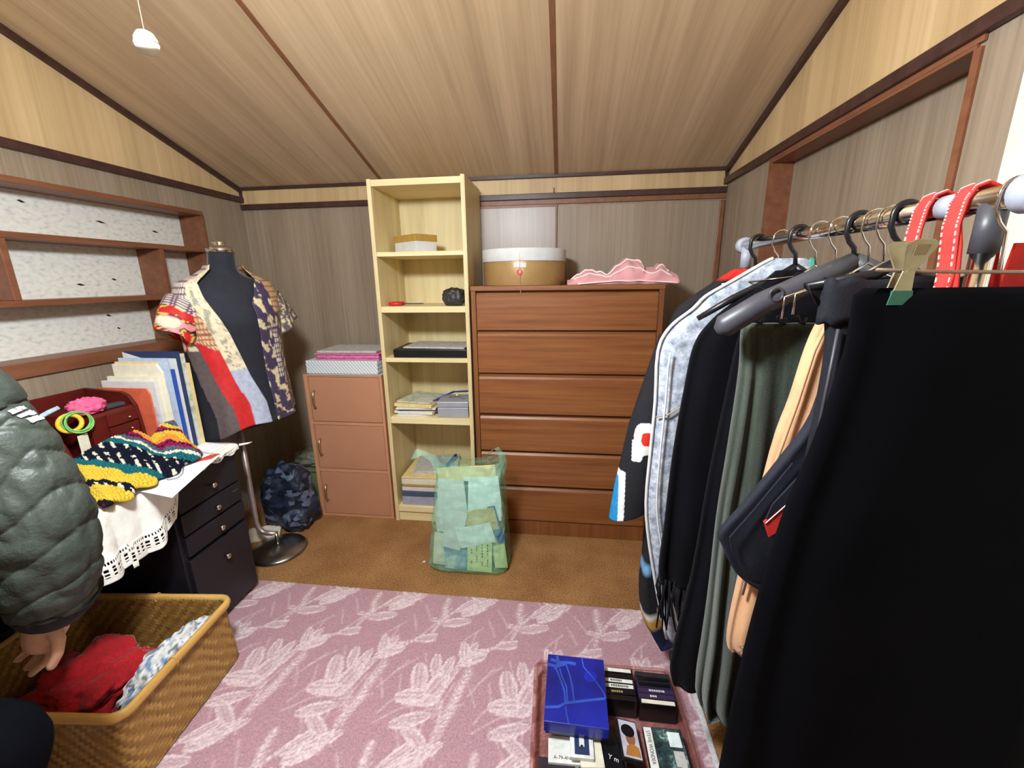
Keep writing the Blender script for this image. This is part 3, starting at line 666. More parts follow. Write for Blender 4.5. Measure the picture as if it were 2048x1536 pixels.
build('neck_cap', MB().lathe([(.053, 1.460), (.054, 1.474), (.045, 1.482), (.026, 1.486), (.024, 1.494), (.027, 1.5), (.02, 1.507), (.004, 1.509)], MX, MY, 28), M['chrome'], df, smooth=True)
px_, py_ = -1.518, 1.705
build('pole', MB().tube([(px_, py_, .80), (px_, py_, .17), (px_ + .006, py_ + .001, .135), (px_ + .022, py_ + .003, .112), (px_ + .045, py_ + .004, .105), (px_ + .095, py_ + .006, .105)], .0125, 12), plain('pinkish_steel', (176, 160, 158), .35, .7), df, smooth=True)
build('stem', MB().tube([(-1.425, 1.712, .03), (-1.425, 1.712, .106)], .009, 10), M['steel'], df, smooth=True)
build('base', MB().lathe([(.132, .001), (.134, .006), (.125, .016), (.08, .03), (.035, .042), (.012, .046)], -1.432, 1.722, 48), M['steel'], df, smooth=True)

vest = thing('kimono_vest', 'patchwork kimono vest of red, cream and purple floral silk on the dress form', 'vest', (MX, MY, .68))
PC = dict(cream=(228, 216, 186), purple=(74, 62, 92), red=(198, 38, 40), grey=(96, 84, 84), black=(28, 28, 36), blue=(176, 184, 204), orange=(224, 184, 140), pink=(230, 150, 150), yellow=(232, 204, 80))
def check(c1, c2, u, z): return c2 if ((u * 1.35) % 6 < 1.6 or (z * 260) % 6 < 1.6) else c1
def flowers(base, u, z, s=1):
    f = nz(u * .09 * s, z * 22 * s, 3) + .5 * nz(u * .25 * s, z * 60 * s, 9)
    return (226, 212, 168) if f > .22 else ((150, 134, 120) if f > .16 else base)
def vest_col(ph, z):
    e = interp(z, [(.66, 4), (.8, 2), (1.13, -25), (1.4, -55)])
    if ph > 0 and ph > e + 1:        # the floral side
        if ph > 35 and z > 1.2: return check(PC['orange'], (150, 100, 80), ph, z)
        if ph > 42: return flowers((110, 100, 104), ph, z, 1.3)
        if ph > 30 and .9 < z < 1.15: return check((226, 218, 210), (96, 70, 100), ph, z)
        return flowers(PC['purple'], ph, z)
    d = e - ph
    if d < 20: return flowers(PC['cream'], ph, z, 1.6) if (z > .98 and nz(ph * .12, z * 25, 4) > .3) is False and z > .98 else ((164, 160, 140) if z > .98 else PC['blue'])
    k = d + (1.1 - z) * 12
    if d < 46:
        if z > 1.21: return check((226, 214, 200), (92, 66, 92), ph, z)
        if z > 1.06 + (d - 20) * .002: return check(PC['orange'], (146, 92, 70), ph, z)
        return PC['red'] if d < 40 + (z - .9) * 20 else PC['grey']
    if d < 78:
        if z > 1.28: return check((226, 214, 200), (92, 66, 92), ph, z)
        if z > 1.16: return PC['red'] if nz(ph * .08, z * 18, 6) > -.1 else PC['pink']
        if z > 1.07: return PC['cream'] if nz(ph * .1, z * 30, 2) > 0 else PC['red']
        return PC['grey'] if d < 62 + (z - .7) * 10 else PC['black']
    if z > 1.08:
        q = nz(ph * .06, z * 14, 11); return PC['red'] if q > .2 else PC['yellow'] if q > .05 else PC['black'] if q > -.12 else PC['pink'] if q > -.3 else PC['cream']
    return PC['black']
def vest_pt(ph, z):
    a = interp(z, [(.66, .215), (.8, .205), (.95, .198), (1.1, .2), (1.2, .208), (1.28, .212), (1.335, .19), (1.365, .125), (1.39, .082), (1.41, .068)])
    b_ = interp(z, [(.66, .15), (.8, .14), (.95, .128), (1.1, .13), (1.2, .138), (1.28, .118), (1.335, .09), (1.365, .078), (1.39, .072), (1.41, .066)])
    f = max(0, (1.25 - z)) * .07
    k = 1 + f * math.sin(math.radians(ph) * 9 + 2 * z) + .02 * nz(ph * .05, z * 7, 1)
    t = math.radians(ph); return (a * k * math.sin(t), -b_ * k * math.cos(t), z)
def vest_f(u, v):
    z = lerp(.685, 1.408, v)
    l = interp(z, [(.66, 4), (.8, 2), (1.13, -25), (1.33, -48), (1.41, -70)]); r = interp(z, [(.66, 12), (.85, 11), (1.13, 9), (1.25, 5), (1.33, 20), (1.41, 60)])
    ph = lerp(l - .5, r + .5 - 360, u); p = vest_pt(ph, z); hem = (.05 * max(0, math.cos(math.radians(ph - 40))) * -1 + .018 * math.sin(math.radians(ph * 3))) * max(0, 1 - v * 3)
    pp = ph if ph > -180 else ph + 360
    return (p[0], p[1], p[2] - hem, vest_col(pp, z))
M['vest'] = vcol('patchwork_silk', .6, .3, .06, 60, 350, .15)
build('body_cloth', rot_z(MB().grid(vest_f, 230, 120), MR, MX, MY), M['vest'], vest, smooth=True, solid=.003)
for s in (-1, 1):
    def slv(u, v, s=s):
        t = u * 2 * PI; q = v
        c = Vector((s * lerp(.165, .228, q), .0, lerp(1.255, 1.125, q ** 1.2)))
        hw = lerp(.075, .082, q); d = Vector((s * .8, 0, .6)); 
        p = c + d * math.cos(t) * hw * .95 + Vector((0, 1, 0)) * math.sin(t) * hw * .85
        p += Vector((s, 0, 0)) * .012 * math.sin(t * 4 + q * 3) * q
        if s < 0:
            g = nz(t * 1.2, q * 3.2, 5); col = PC['red'] if g > .12 else PC['yellow'] if g > .02 else PC['black'] if g > -.1 else PC['pink'] if g > -.25 else PC['cream']
            if q < .35 and math.cos(t) > -.2: col = check((226, 214, 200), (92, 66, 92), t * 20, q * .3)
        else: col = flowers((104, 94, 100), t * 30, q * .2, 1.4)
        return (*p, col)
    build('sleeve', rot_z(MB().grid(slv, 64, 26, True), MR, MX, MY), M['vest'], vest, smooth=True, solid=.003)

# ------------------------------------------------------------ bags and boxes in the corner behind the desk
def navy_bag():
    m, nt, b = shader('navy_pattern_nylon', .45, 0, .4)
    v = nt.nodes.new('ShaderNodeTexVoronoi'); v.feature = 'F1'; v.inputs['Scale'].default_value = 24
    nt.links.new(coords(nt, (1, 1, 1.7)), v.inputs['Vector'])
    nt.links.new(ramp(nt, v.outputs['Color'], [(.3, (22, 28, 42)), (.62, (34, 44, 62)), (.74, (96, 108, 130)), (.85, (40, 48, 66))]), b.inputs['Base Color'])
    bump(nt, b, noise_n(nt, coords(nt, (1, 1, 1)), 30, 3), .6, .01); return m
tb = thing('tote_bag', 'slumped navy patterned nylon bag on the floor behind the dress form', 'bag', (-1.50, 1.97, 0))
M['navy_nylon'] = navy_bag()
lump('bag_body', (-1.512, 1.955, 0.155), (.135, .095, .19), M['navy_nylon'], .28, 2.2, 5, zmin=.0008, crease=.12, parent=tb)
lump('bag_corner', (-1.447, 1.935, 0.255), (.06, .06, .11), M['navy_nylon'], .15, 3, 8, parent=tb, crease=.12)
lump('bag_flap', (-1.432, 1.915, 0.070), (.055, .05, .062), M['navy_nylon'], .25, 3, 3, parent=tb, zmin=.0008, crease=.12)
slab('picture_book', -1.60, 1.84, .001, .16, .12, .02, .5, M['offwhite'], 'pale picture book on the carpet under the navy bag', 'book', tilt=(0, 0))
M['green_plastic'] = plain('dull_green_plastic', (112, 122, 82), .4, var=.06)
sb = thing('storage_bin', 'dull green storage bin between left wall and salmon cabinet', 'bin', (-1.57, 2.30, 0))
build('bin_body', MB().prism([(-1.70, 0.001), (-1.44, .001), (-1.42, .2), (-1.72, .2)], 'y', 2.21, 2.40), M['green_plastic'], sb, bevel=.008)
build('rim', B(-1.73, -1.41, 2.2, 2.41, .2, .214), M['green_plastic'], sb, bevel=.005)
M['grey_film'] = plain('grey_bag_film', (120, 120, 104), .25, 0, .6, bs=40, bstr=.8, bd=.01)
tag(lump('plastic_bag', (-1.56, 2.29, .262), (.11, .07, .05), M['grey_film'], .25, 3, 12, zmin=.2145, crease=.15), 'crumpled grey plastic bag on the green storage bin', 'bag')

# ------------------------------------------------------------ black desk
DX, DY0, DY1 = -1.341, .615, 1.47
dk = thing('desk', 'black desk with drawer pedestal along the left wall', 'desk', (-1.6, .9, 0))
build('desk_top', B(XL + .012, DX + .012, DY0 - .01, DY1 + .012, .672, .695), M['black_paint'], dk, bevel=.003)
build('pedestal', B(XL + .03, DX - .018, 1.165, DY1, .02, .672), M['black_paint'], dk, bevel=.002)
build('plinth', B(XL + .05, DX - .03, 1.18, DY1 - .015, .0098, .02), M['black_paint'], dk)
build('leg_panel', B(XL + .03, DX - .02, DY0, DY0 + .025, .0098, .672), M['black_paint'], dk, bevel=.002)
build('back_panel', B(XL + .02, XL + .035, DY0 + .025, 1.165, .2, .672), M['black_paint'], dk)
build('apron', B(DX - .03, DX - .012, DY0 + .025, 1.165, .60, .672), M['black_paint'], dk)
for (z0, z1), zk in zip(((.535, .662), (.447, .528), (.362, .438), (.035, .345)), (.582, .487, .398, .27)):
    dr = build('drawer', B(DX - .018, DX, 1.178, DY1 - .012, z0, z1), M['black_paint'], dk, bevel=.004)
    kn = MB().lathe([(.004, 0), (.005, .008), (.011, .014), (.012, .02), (.008, .025), (.002, .026)], 0, 0, 16)
    kn.v = [(DX + z, 1.318 + x, zk + y) for x, y, z in kn.v]
    build('knob', kn, M['chrome'], dr, smooth=True)
build('steel_strip', B(DX, DX + .0015, 1.41, 1.44, .5, .504), M['steel'], dk)  # thin flat steel strip on the pedestal front

# lace tablecloth: flat top, scalloped drop over the front edge
DZ = .6955
tc = thing('tablecloth', 'white cloth with scalloped cutwork lace border over the black desk', 'tablecloth', (-1.6, .95, DZ))
M['linen'] = plain('white_linen', (236, 234, 226), .85, var=.03, vs=8, bs=18, bstr=.5, bd=.01)
build('cloth', MB().grid(lambda u, v: (lerp(XL + .05, DX + .014, u), lerp(.70, 1.455, v), DZ + .0015 + .0012 * (1 + nz(u * 8, v * 14, 2))), 24, 50), M['linen'], tc, smooth=True, solid=.001)
def drop(y):
    s = interp(y, [(.4, .2), (.9, .195), (.975, .205), (1.05, .19), (1.1, .165), (1.135, .145), (1.165, .075), (1.19, .03), (1.3, .035), (1.455, .035)])
    if y < 1.13: s += .02 * abs(math.sin((y - .975) * PI / .17)) + (.018 if abs(y - .978) < .008 else 0)
    else: s += .006 * math.sin(y * 90)
    return s
def drapef(u, v, z0=0., z1=1.):
    y = lerp(.70, 1.455, u); L = drop(y); t = lerp(z0, z1, v); s = t * L
    r = .012
    x = DX + .014 + (r * math.sin(min(s / r, PI / 2)) if s < r * 1.57 else r) ; z = DZ + .002 - (r * (1 - math.cos(min(s / r, PI / 2))) if s < r * 1.57 else r + s - r * 1.57)
    w = .016 * math.sin(y * 42 + 1) * t * min(1, L / .15) + .008 * nz(y * 20, t * 3, 4) * t
    return (x + abs(w) + w * .5, y, z)
BAND = .66
build('cloth_drop', MB().grid(lambda u, v: drapef(u, v, 0, BAND), 210, 20), M['linen'], tc, smooth=True)
def lace_keep(u, v):
    y = lerp(.70, 1.455, u) * 1000; t = v
    if t < .1 or t > .9 : return True
    if .1 < t < .24: return (y % 7) < 3.6 
    if .24 <= t < .36 or t > .76: return True
    a = (y % 17) / 17; b_ = ((t - .36) / .4 * 2.4 + (int(y // 17) % 2) * .5) % 1
    return not (.22 < a < .72 and .2 < b_ < .8)
build('lace_border', MB().grid(lambda u, v: drapef(u, v, BAND, 1), 520, 26, keep=lace_keep), M['linen'], tc, smooth=True, solid=.0012)
build('tassel', MB().tube([(DX + .03, 1.455, DZ - .004), (DX + .05, 1.48, DZ - .006), (DX + .052, 1.50, DZ - .008)], [.005, .004, .002], 8), M['linen'], tc, smooth=True)

# sheets on the desk
def sheet(name, pts, z, m, label, curl=0, sag=0):
    def fn(u, v):
        a = Vector(pts[0]).lerp(Vector(pts[1]), u); b_ = Vector(pts[3]).lerp(Vector(pts[2]), u); p = a.lerp(b_, v)
        return (p.x, p.y, z + .004 * nz(u * 3, v * 3, 1) * 0 + curl * (u - .5) ** 2 - sag * max(0, p.x - DX) ** 2)
    return tag(build(name, MB().grid(fn, 12, 16), m, smooth=True, solid=.0012), label, 'paper')
M['white_sheet'] = plain('bright_white_paper', (238, 242, 248), .7, var=.02)
sheet('paper_sheet', [(-1.36, 1.05), (-1.185, 1.028), (-1.285, 1.335), (-1.43, 1.36)], DZ + .0075, M['white_sheet'], 'white paper sheet sticking out over the black desk edge', .004, .3)
sheet('paper_sheet', [(-1.44, 1.27), (-1.335, 1.25), (-1.345, 1.44), (-1.46, 1.45)], DZ + .0055, M['white_sheet'], 'white sheet near the far end of the lace cloth')
sheet('red_card', [(-1.33, 1.25), (-1.285, 1.29), (-1.29, 1.335), (-1.315, 1.32)], DZ + .011, plain('red_card', (206, 66, 44), .7), 'small red card peeping over the white paper sheet')
tag(build('thread_loop', MB().tube([(-1.36, 1.17, DZ + .011), (-1.33, 1.14, DZ + .011), (-1.29, 1.12, DZ + .011), (-1.27, 1.135, DZ + .011), (-1.285, 1.17, DZ + .011), (-1.33, 1.22, DZ + .011)], .0018, 6), M['grey_plastic'], smooth=True), 'loop of grey thread lying on the white paper sheet', 'thread')

# ------------------------------------------------------------ knitted wrap
def knit():
    back = [(0, (-1.535, 1.015)), (.3, (-1.525, 1.12)), (.6, (-1.505, 1.235)), (1, (-1.43, 1.345))]
    front = [(0, (-1.31, .935)), (.3, (-1.285, 1.0)), (.6, (-1.30, 1.12)), (.8, (-1.315, 1.22)), (1, (-1.33, 1.315))]
    P = dict(y=(226, 190, 66), w=(234, 228, 206), k=(22, 24, 40), t=(28, 104, 112), m=(150, 30, 84), g=(96, 100, 120), o=(232, 150, 70), n=(70, 22, 46))
    seq = [(-.56, 'n'), (-.5, 'k'), (-.3, 'y'), (-.26, 'K'), (-.22, 'k'), (-.06, 'y'), (.02, 't'), (.09, 'K'), (.14, 'K'), (.2, 'k'), (.26, 'K'), (.32, 't'), (.36, 'w'), (.42, 'g'), (.5, 'm'), (.56, 'o'), (.64, 'y'), (.7, 'm'), (.76, 'y'), (.82, 'g'), (.88, 'm'), (.94, 'y'), (1.1, 't')]
    NU, NV = 46, 30     # stitches
    def f(u, v):
        bx = interp(u, [(a, p[0]) for a, p in back]); by = interp(u, [(a, p[1]) for a, p in back])
        fx = interp(u, [(a, p[0]) for a, p in front]); fy = interp(u, [(a, p[1]) for a, p in front])
        e = .012 * math.sin(u * 30) * v
        x = lerp(bx, fx, v) + e; y = lerp(by, fy, v)
        rise = interp(u, [(0, .085), (.2, .10), (.45, .125), (.58, .12), (.68, .075), (.8, .125), (.9, .12), (1, .03)])
        prof = interp(v, [(0, .78), (.12, 1), (.35, .8), (.6, .5), (.85, .3), (1, .06)])
        if u < .06: prof *= .35 + .65 * u / .06
        z = DZ + .012 + rise * prof + .012 * nz(u * 7, v * 6, 2)
        a = u * NU; b_ = v * NV; st = abs(math.sin(a * PI + (.8 if int(b_) % 2 else -.8) * (b_ % 1))) * abs(math.sin(b_ * PI)) ** .5
        z += .010 * st
        q = u - .58 * v + .03 * nz(u * 6, v * 6, 9); name = seq[-1][1]
        for s_, n_ in seq:
            if q < s_: name = n_; break
        hsh = (int(a) * 7 + int(b_) * 13) % 5
        if name == 'K': c = P['w'] if (int(a * .9) % 3 == 0 and hsh != 1) else P['k']
        elif name == 'm' and hsh == 0: c = P['n']
        elif name == 'g' and hsh < 2: c = P['t']
        else: c = P[name if name != 'K' else 'k']
        return (x, y, z, c)
    o = build('knitted_wrap', MB().grid(f, NU * 5, NV * 5), vcol('chunky_yarn', .95, .1, .1, 300, 900, .5), smooth=True, solid=.006)
    tag(o, 'chunky knitted wrap striped yellow, teal, black and magenta on the desk', 'wrap')
knit()

# ------------------------------------------------------------ mahogany desk organiser
OX0, OX1, OY0, OY1 = -1.77, -1.56, 1.065, 1.315
og = thing('desk_organiser', 'small mahogany desk organiser with two drawers and curved sides', 'organiser', ((OX0 + OX1) / 2, 1.19, DZ))
Z0 = DZ + .004
side = [(OX0, Z0), (OX1, Z0), (OX1, Z0 + .12), (OX1 - .008, Z0 + .2), (OX1 - .03, Z0 + .238), (OX1 - .06, Z0 + .252), (OX0, Z0 + .262)]
build('side_panel', MB().prism(side, 'y', OY1 - .012, OY1), M['mahogany'], og, bevel=.002)
side2 = [(OX0, Z0), (OX1, Z0), (OX1, Z0 + .07), (OX1 - .02, Z0 + .13), (OX1 - .06, Z0 + .2), (OX1 - .1, Z0 + .24), (OX0, Z0 + .255)]
build('side_panel', MB().prism(side2, 'y', OY0, OY0 + .012), M['mahogany'], og, bevel=.002)
build('back_panel', B(OX0 - .008, OX0, OY0, OY1, Z0, Z0 + .262), M['mahogany'], og, bevel=.002)
build('base', B(OX0, OX1, OY0 + .012, OY1 - .012, Z0, Z0 + .012), M['mahogany'], og)
build('drawer_case', MB().prism([(OX0, Z0 + .012), (OX1 - .012, Z0 + .012), (OX1 - .012, Z0 + .195), (OX1 - .02, Z0 + .205), (OX0, Z0 + .205)], 'y', 1.15, OY1 - .012), M['mahogany'], og, bevel=.002)
for z0, z1, zk in ((.152, .197, .17), (.104, .148, .128), (.02, .1, .06)):
    d_ = build('drawer', B(OX1 - .012, OX1 - .002, 1.198, OY1 - .016, Z0 + z0, Z0 + z1), M['mahogany'], og, bevel=.002)
    kn = MB().lathe([(.002, 0), (.003, .004), (.005, .007), (.004, .011), (.001, .012)], 0, 0, 12); kn.v = [(OX1 - .002 + z, 1.265 + x, Z0 + zk + y) for x, y, z in kn.v]
    build('knob', kn, M['brass'], d_, smooth=True)
tag(lump('tissue_flower', (-1.615, 1.185, Z0 + .232), (.035, .045, .026), M['hot_pink'], .2, 4, 3, zmin=Z0 + .2062, crease=.3), 'scrunched pink tissue on top of the mahogany organiser', 'tissue')
slab('remote_control', -1.61, 1.258, Z0 + .2062, .035, .07, .014, -.2, M['charcoal_plastic'], 'dark remote control on top of the mahogany organiser', 'remote', bevel=.004)
def roll(name, c, R, r, m, label, n=40, ax=(1, 0, 0)):
    pts = []; a = Vector(ax).normalized(); u = a.orthogonal().normalized(); w = a.cross(u)
    for k in range(n): t = 2 * PI * k / n; pts.append(Vector(c) + u * math.cos(t) * R + w * math.sin(t) * R)
    return tag(build(name, MB().tube(pts, r, 8, True), m, smooth=True), label, 'roll')
gy = plain('yellow_ring', (222, 186, 50), .6); gg = plain('green_cord', (112, 176, 92), .5)
roll('cord_coil', (-1.585, 1.105, Z0 + .200), .027, .007, gy, 'thick yellow coil standing in the mahogany organiser', ax=(1, -.5, .2))
for k, (dx, dy, R) in enumerate(((.012, .006, .033), (.016, .012, .031), (.021, .008, .034))):
    roll('cord_coil', (-1.585 + dx, 1.108 + dy, Z0 + .203 - .002 * k), R, .0026, gg, ('outermost', 'middle', 'innermost')[2 - k] + ' green cord ring in front of the yellow coil', ax=(1, -.5 + .08 * k, .2 + .1 * k))
slab('blue_packet', -1.56, 1.028, Z0 + .255, .05, .05, .012, .5, plain('pale_blue_packet', (176, 206, 226), .5), 'pale blue packet balanced on the near side of the organiser', 'packet', tilt=(0, -.5))
bpk = bpy.data.objects['blue_packet']; bpk.location = (-1.60, 1.065, Z0 + .24)
slab('white_card', -1.565, 1.115, Z0 + .0125, .004, .032, .145, .1, M['offwhite'], 'small white card standing in the organiser below the coils', 'card')

# ------------------------------------------------------------ folders and envelopes standing beside the organiser
def standing(name, y, th, x0, x1, h, m, label, lean=0, cut=0):
    z = DZ + .003
    poly = [(x0, z), (x1, z), (x1, z + h - cut), (x1 - cut * .6, z + h), (x0, z + h)]
    o = build(name, MB().prism(poly, 'y', y, y + th), m, bevel=.001)
    o.rotation_euler = (0, lean, 0)
    return tag(o, label, name.split('_')[-1], 'papers standing beside the organiser')
M['orange'] = plain('orange_folder', (206, 98, 68), .6); M['navy'] = plain('navy_folder', (38, 52, 92), .5); M['pale_blue'] = plain('pale_blue_folder', (176, 192, 214), .5)
M['silverlav'] = plain('lavender_print', (196, 186, 196), .6, var=.12, vs=60)
standing('orange_folder', 1.319, .006, -1.735, -1.515, .262, M['orange'], 'orange folder leaning against the mahogany organiser', cut=.02)
standing('printed_booklet', 1.3265, .005, -1.72, -1.505, .19, M['silverlav'], 'lavender printed booklet behind the orange folder')
standing('white_notebook', 1.333, .010, -1.725, -1.50, .285, M['white'], 'white notebook behind the lavender booklet')
standing('paper_pad', 1.3445, .010, -1.71, -1.495, .300, M['offwhite'], 'offwhite pad with ragged edge behind the white notebook')
standing('big_envelope', 1.356, .010, -1.69, -1.485, .345, M['offwhite'], 'large offwhite envelope with cut corner', cut=.03)
standing('kraft_envelope', 1.3675, .006, -1.69, -1.51, .352, M['cream'], 'cream envelope edge behind the large offwhite envelope')
standing('clear_folder', 1.375, .008, -1.68, -1.475, .365, M['pale_blue'], 'pale blue clear folder beside the blue file')
standing('blue_file', 1.3845, .012, -1.67, -1.47, .32, M['blue'], 'bright blue file among the standing papers')
standing('white_folder', 1.398, .008, -1.68, -1.465, .36, M['white'], 'white folder between the blue and navy files')
standing('navy_file', 1.4075, .010, -1.687, -1.458, .385, M['navy'], 'navy ring file with a white sheet sticking out')
standing('magazine', 1.419, .012, -1.68, -1.452, .375, M['map'], 'grey-green magazine right of the navy file')
standing('manila_envelope', 1.4325, .014, -1.66, -1.452, .335, M['cream'], 'yellow manila envelope at the end of the standing papers')
tag(build('loose_sheet', MB().prism([(-1.69, DZ + .385), (-1.52, DZ + .335), (-1.49, DZ + .33), (-1.6, DZ + .30), (-1.69, DZ + .31)], 'y', 1.4035, 1.4068), M['white']), 'white loose sheet slipping out before the navy file', 'paper', 'papers standing beside the organiser')

# ------------------------------------------------------------ woven bamboo basket and its clothes
KB = thing('woven_basket', 'rectangular woven bamboo basket holding folded clothes', 'basket', (-1.43, .895, .0096), math.radians(5.2))
BA, BB_, BH = .288, .208, .238
def peri(s, a, b_, r=.035):
    L = [2 * (a - r), PI * r / 2, 2 * (b_ - r), PI * r / 2] * 2; tot = sum(L); d = s * tot; k = 0
    while k < 7 and d > L[k]: d -= L[k]; k += 1
    cs = [(-a + r, -b_), (a - r, -b_ + r), (a, -b_ + r), (a - r, b_ - r), (a - r, b_), (-a + r, b_ - r), (-a, b_ - r), (-a + r, -b_ + r)][k]
    dr = [(1, 0), None, (0, 1), None, (-1, 0), None, (0, -1), None][k]
    if dr: return cs[0] + dr[0] * d, cs[1] + dr[1] * d, tot, (dr[1], -dr[0])
    t = d / r + [0, -PI / 2, 0, 0, 0, PI / 2, 0, PI][k]
    return cs[0] + r * math.cos(t), cs[1] + r * math.sin(t), tot, (math.cos(t), math.sin(t))
def weave(s, z, p=.0115):
    i, j = int(s // p), int(z // p); fu, fv = (s / p) % 1, (z / p) % 1
    over = (i + j) % 4 < 2
    h = math.sin(PI * (fv if over else fu)) ** .5
    t = .9 + .2 * (((i * 37 + j * 91) % 11) / 11)
    c = (204, 158, 84) if over else (176, 128, 62)
    return .0022 * h * (1.2 if over else .8), tuple(min(255, q * .88 * t) for q in c)
def bask(inner):
    def fn(u, v):
        x, y, tot, n = peri(u, BA - .002 * inner, BB_ - .002 * inner); z = .004 + v * (BH - .004)
        h, c = weave(u * 2.0, z + (.003 if inner else 0)); fl = 1 + .03 * (v - .5) * -1
        k = (-1 if inner else 1) * h
        return ((x + n[0] * k) * fl, (y + n[1] * k) * fl, z, c)
    return fn
M['bamboo'] = vcol('bamboo_strips', .5, .35, .08, 200, 300, .2)
build('weave_outer', MB().grid(bask(0), 520, 62, True), M['bamboo'], KB, w=False, smooth=True)
build('weave_inner', MB().grid(bask(1), 400, 48, True), M['bamboo'], KB, w=False, smooth=True)
build('bottom', B(-BA + .004, BA - .004, -BB_ + .004, BB_ - .004, .001, .006, c=(176, 128, 62)), M['bamboo'], KB, w=False)
M['bamboo_rim'] = wood('bamboo_rim', [(.3, (182, 136, 66)), (.7, (216, 174, 100))], (3, 3, 60), .4)
rim = MB().tube([(peri(k / 120, BA + .004, BB_ + .004)[0], peri(k / 120, BA + .004, BB_ + .004)[1], BH - .004) for k in range(120)], .011, 10, True, flat=1.35, up=(0, 0, 1))
build('rim', rim, M['bamboo_rim'], KB, w=False, smooth=True)
for s in (.11, .36, .62, .86):
    x, y, _, n = peri(s, BA + .004, BB_ + .004); t = (-n[1], n[0])
    build('binding', MB().tube([(x + n[0] * .0125 * math.cos(q) , y + n[1] * .0125 * math.cos(q), BH - .004 + .0165 * math.sin(q)) for q in [2 * PI * k / 16 for k in range(16)]], .0025, 6, True), M['bamboo_rim'], KB, w=False)
M['red_knit'] = plain('red_jersey', (176, 16, 28), .85, var=.15, vs=10, bs=26, bstr=.9, bd=.015, sheen=.2)
tag(lump('red_garment', (-1.45, .875, .10), (.14, .125, .09), M['red_knit'], .3, 2.4, 21, 80, 44, zmin=.017, crease=.22, pw=.7), 'crumpled red garment inside the woven basket', 'garment')
def floral(d, p):
    f = nz(p[0] * 46, p[1] * 46, p[2] * 40); g = nz(p[0] * 70 + 9, p[1] * 70, p[2] * 60)
    if f > .3: return (120, 146, 178)
    if f < -.34: return (120, 116, 150) if g > 0 else (130, 140, 128)
    return (228, 230, 230) if g < .35 else (176, 180, 172)
tag(lump('floral_garment', (-1.228, .945, .115), (.042, .15, .105), vcol('floral_cotton', .85, .2, .05, 60, 60, .5), .22, 2.6, 33, 110, 64, zmin=.017, colfn=floral, crease=.12, pw=.65), 'white cotton garment with blue flowers inside the woven basket', 'garment')

# ------------------------------------------------------------ smoky plastic tray of cassettes with blue box
M['smoke'] = film('smoky_pink_acrylic', (242, 226, 222), (176, 132, 124), .84, .1)
TR = thing('cassette_tray', 'smoky transparent plastic tray full of cassettes on the pink rug', 'tray', (.152, .945, .0095), math.radians(1.5))
TW_, TD_, TH_ = .215, .215, .058
build('tray_floor', B(-TW_, TW_, -TD_, TD_, .0005, .003), M['smoke'], TR, w=False)
for x0, x1, y0, y1 in ((-TW_ - .003, -TW_, -TD_, TD_), (TW_, TW_ + .003, -TD_, TD_), (-TW_, TW_, TD_, TD_ + .003), (-TW_, TW_, -TD_ - .003, -TD_)):
    build('tray_wall', B(x0, x1, y0, y1, .0005, TH_), M['smoke'], TR, w=False)
build('tray_rim', MB().tube([(peri(k / 60, TW_ + .006, TD_ + .006, .02)[0], peri(k / 60, TW_ + .006, TD_ + .006, .02)[1], TH_) for k in range(60)], .006, 8, True), M['smoke'], TR, w=False, smooth=True)
for y in (-.14, -.04, .06, .15):
    build('rib', B(-TW_ - .012, -TW_ - .003, y - .002, y + .002, .004, TH_), M['smoke'], TR, w=False)
M['case_clear'] = plain('dark_case_plastic', (44, 42, 48), .2, 0, .6, var=.15)
M['case_violet'] = plain('violet_case', (58, 44, 74), .25, 0, .6)
M['case_black'] = plain('black_case', (18, 18, 22), .22, 0, .6)
M['spine_white'] = plain('white_spine', (226, 228, 222), .4)
M['gold_ink'] = plain('gold_ink', (196, 164, 96), .5)
M['green_print'] = wood('green_dark_photo', [(.4, (30, 40, 42)), (.58, (60, 84, 82)), (.72, (176, 206, 198))], (30, 30, 30), .25)
TZ = .0135
def cassette(x, y, m, spine, label, ink=None, glyphs=0):
    t = thing('cassette_case', label, 'cassette', (x, y, TZ), math.radians(random.uniform(-1, 1)))
    build('case', B(-.0545, .0545, -.008, .008, 0, .0668), M[m], t, w=False, bevel=.001)
    if spine:
        build('spine_label', B(-.049, .049, -.0062, .0062, .0668, .0674), M[spine], t, w=False)
        if ink:
            mk = MB(); x0 = -.02
            for k in range(glyphs):
                w_ = random.uniform(.003, .006); mk.box(x0, x0 + w_ * .5, -.003, .0035, .0674, .0677); mk.box(x0, x0 + w_, .001, .0025, .0674, .0677); mk.box(x0 + w_ * .6, x0 + w_, -.0035, .001, .0674, .0677); x0 += w_ + .002
            build('lettering', mk, M[ink], t, w=False)
    return t
g0 = 'cassettes standing in the smoky tray'
for k, (m_, sp, ink, gl, ly) in enumerate((('case_black', 'spine_white', None, 0, 'cassette with blank white spine at the end of the tray\'s inner column'), ('case_black', None, None, 0, 'plain black cassette behind the blank white spine'),
        ('case_clear', 'spine_white', 'ink', 6, 'cassette with lettered white spine after the plain black one'), ('case_clear', 'spine_white', 'ink', 8, 'second lettered white spine, next to a gold-lettered cassette'),
        ('case_black', 'case_black', 'gold_ink', 6, 'black cassette with gold spine lettering'), ('case_black', None, None, 0, 'plain black cassette beside the gold-lettered one'))):
    cassette(.187, 1.1435 - .0185 * k, m_, sp, ly, ink, gl)['group'] = g0
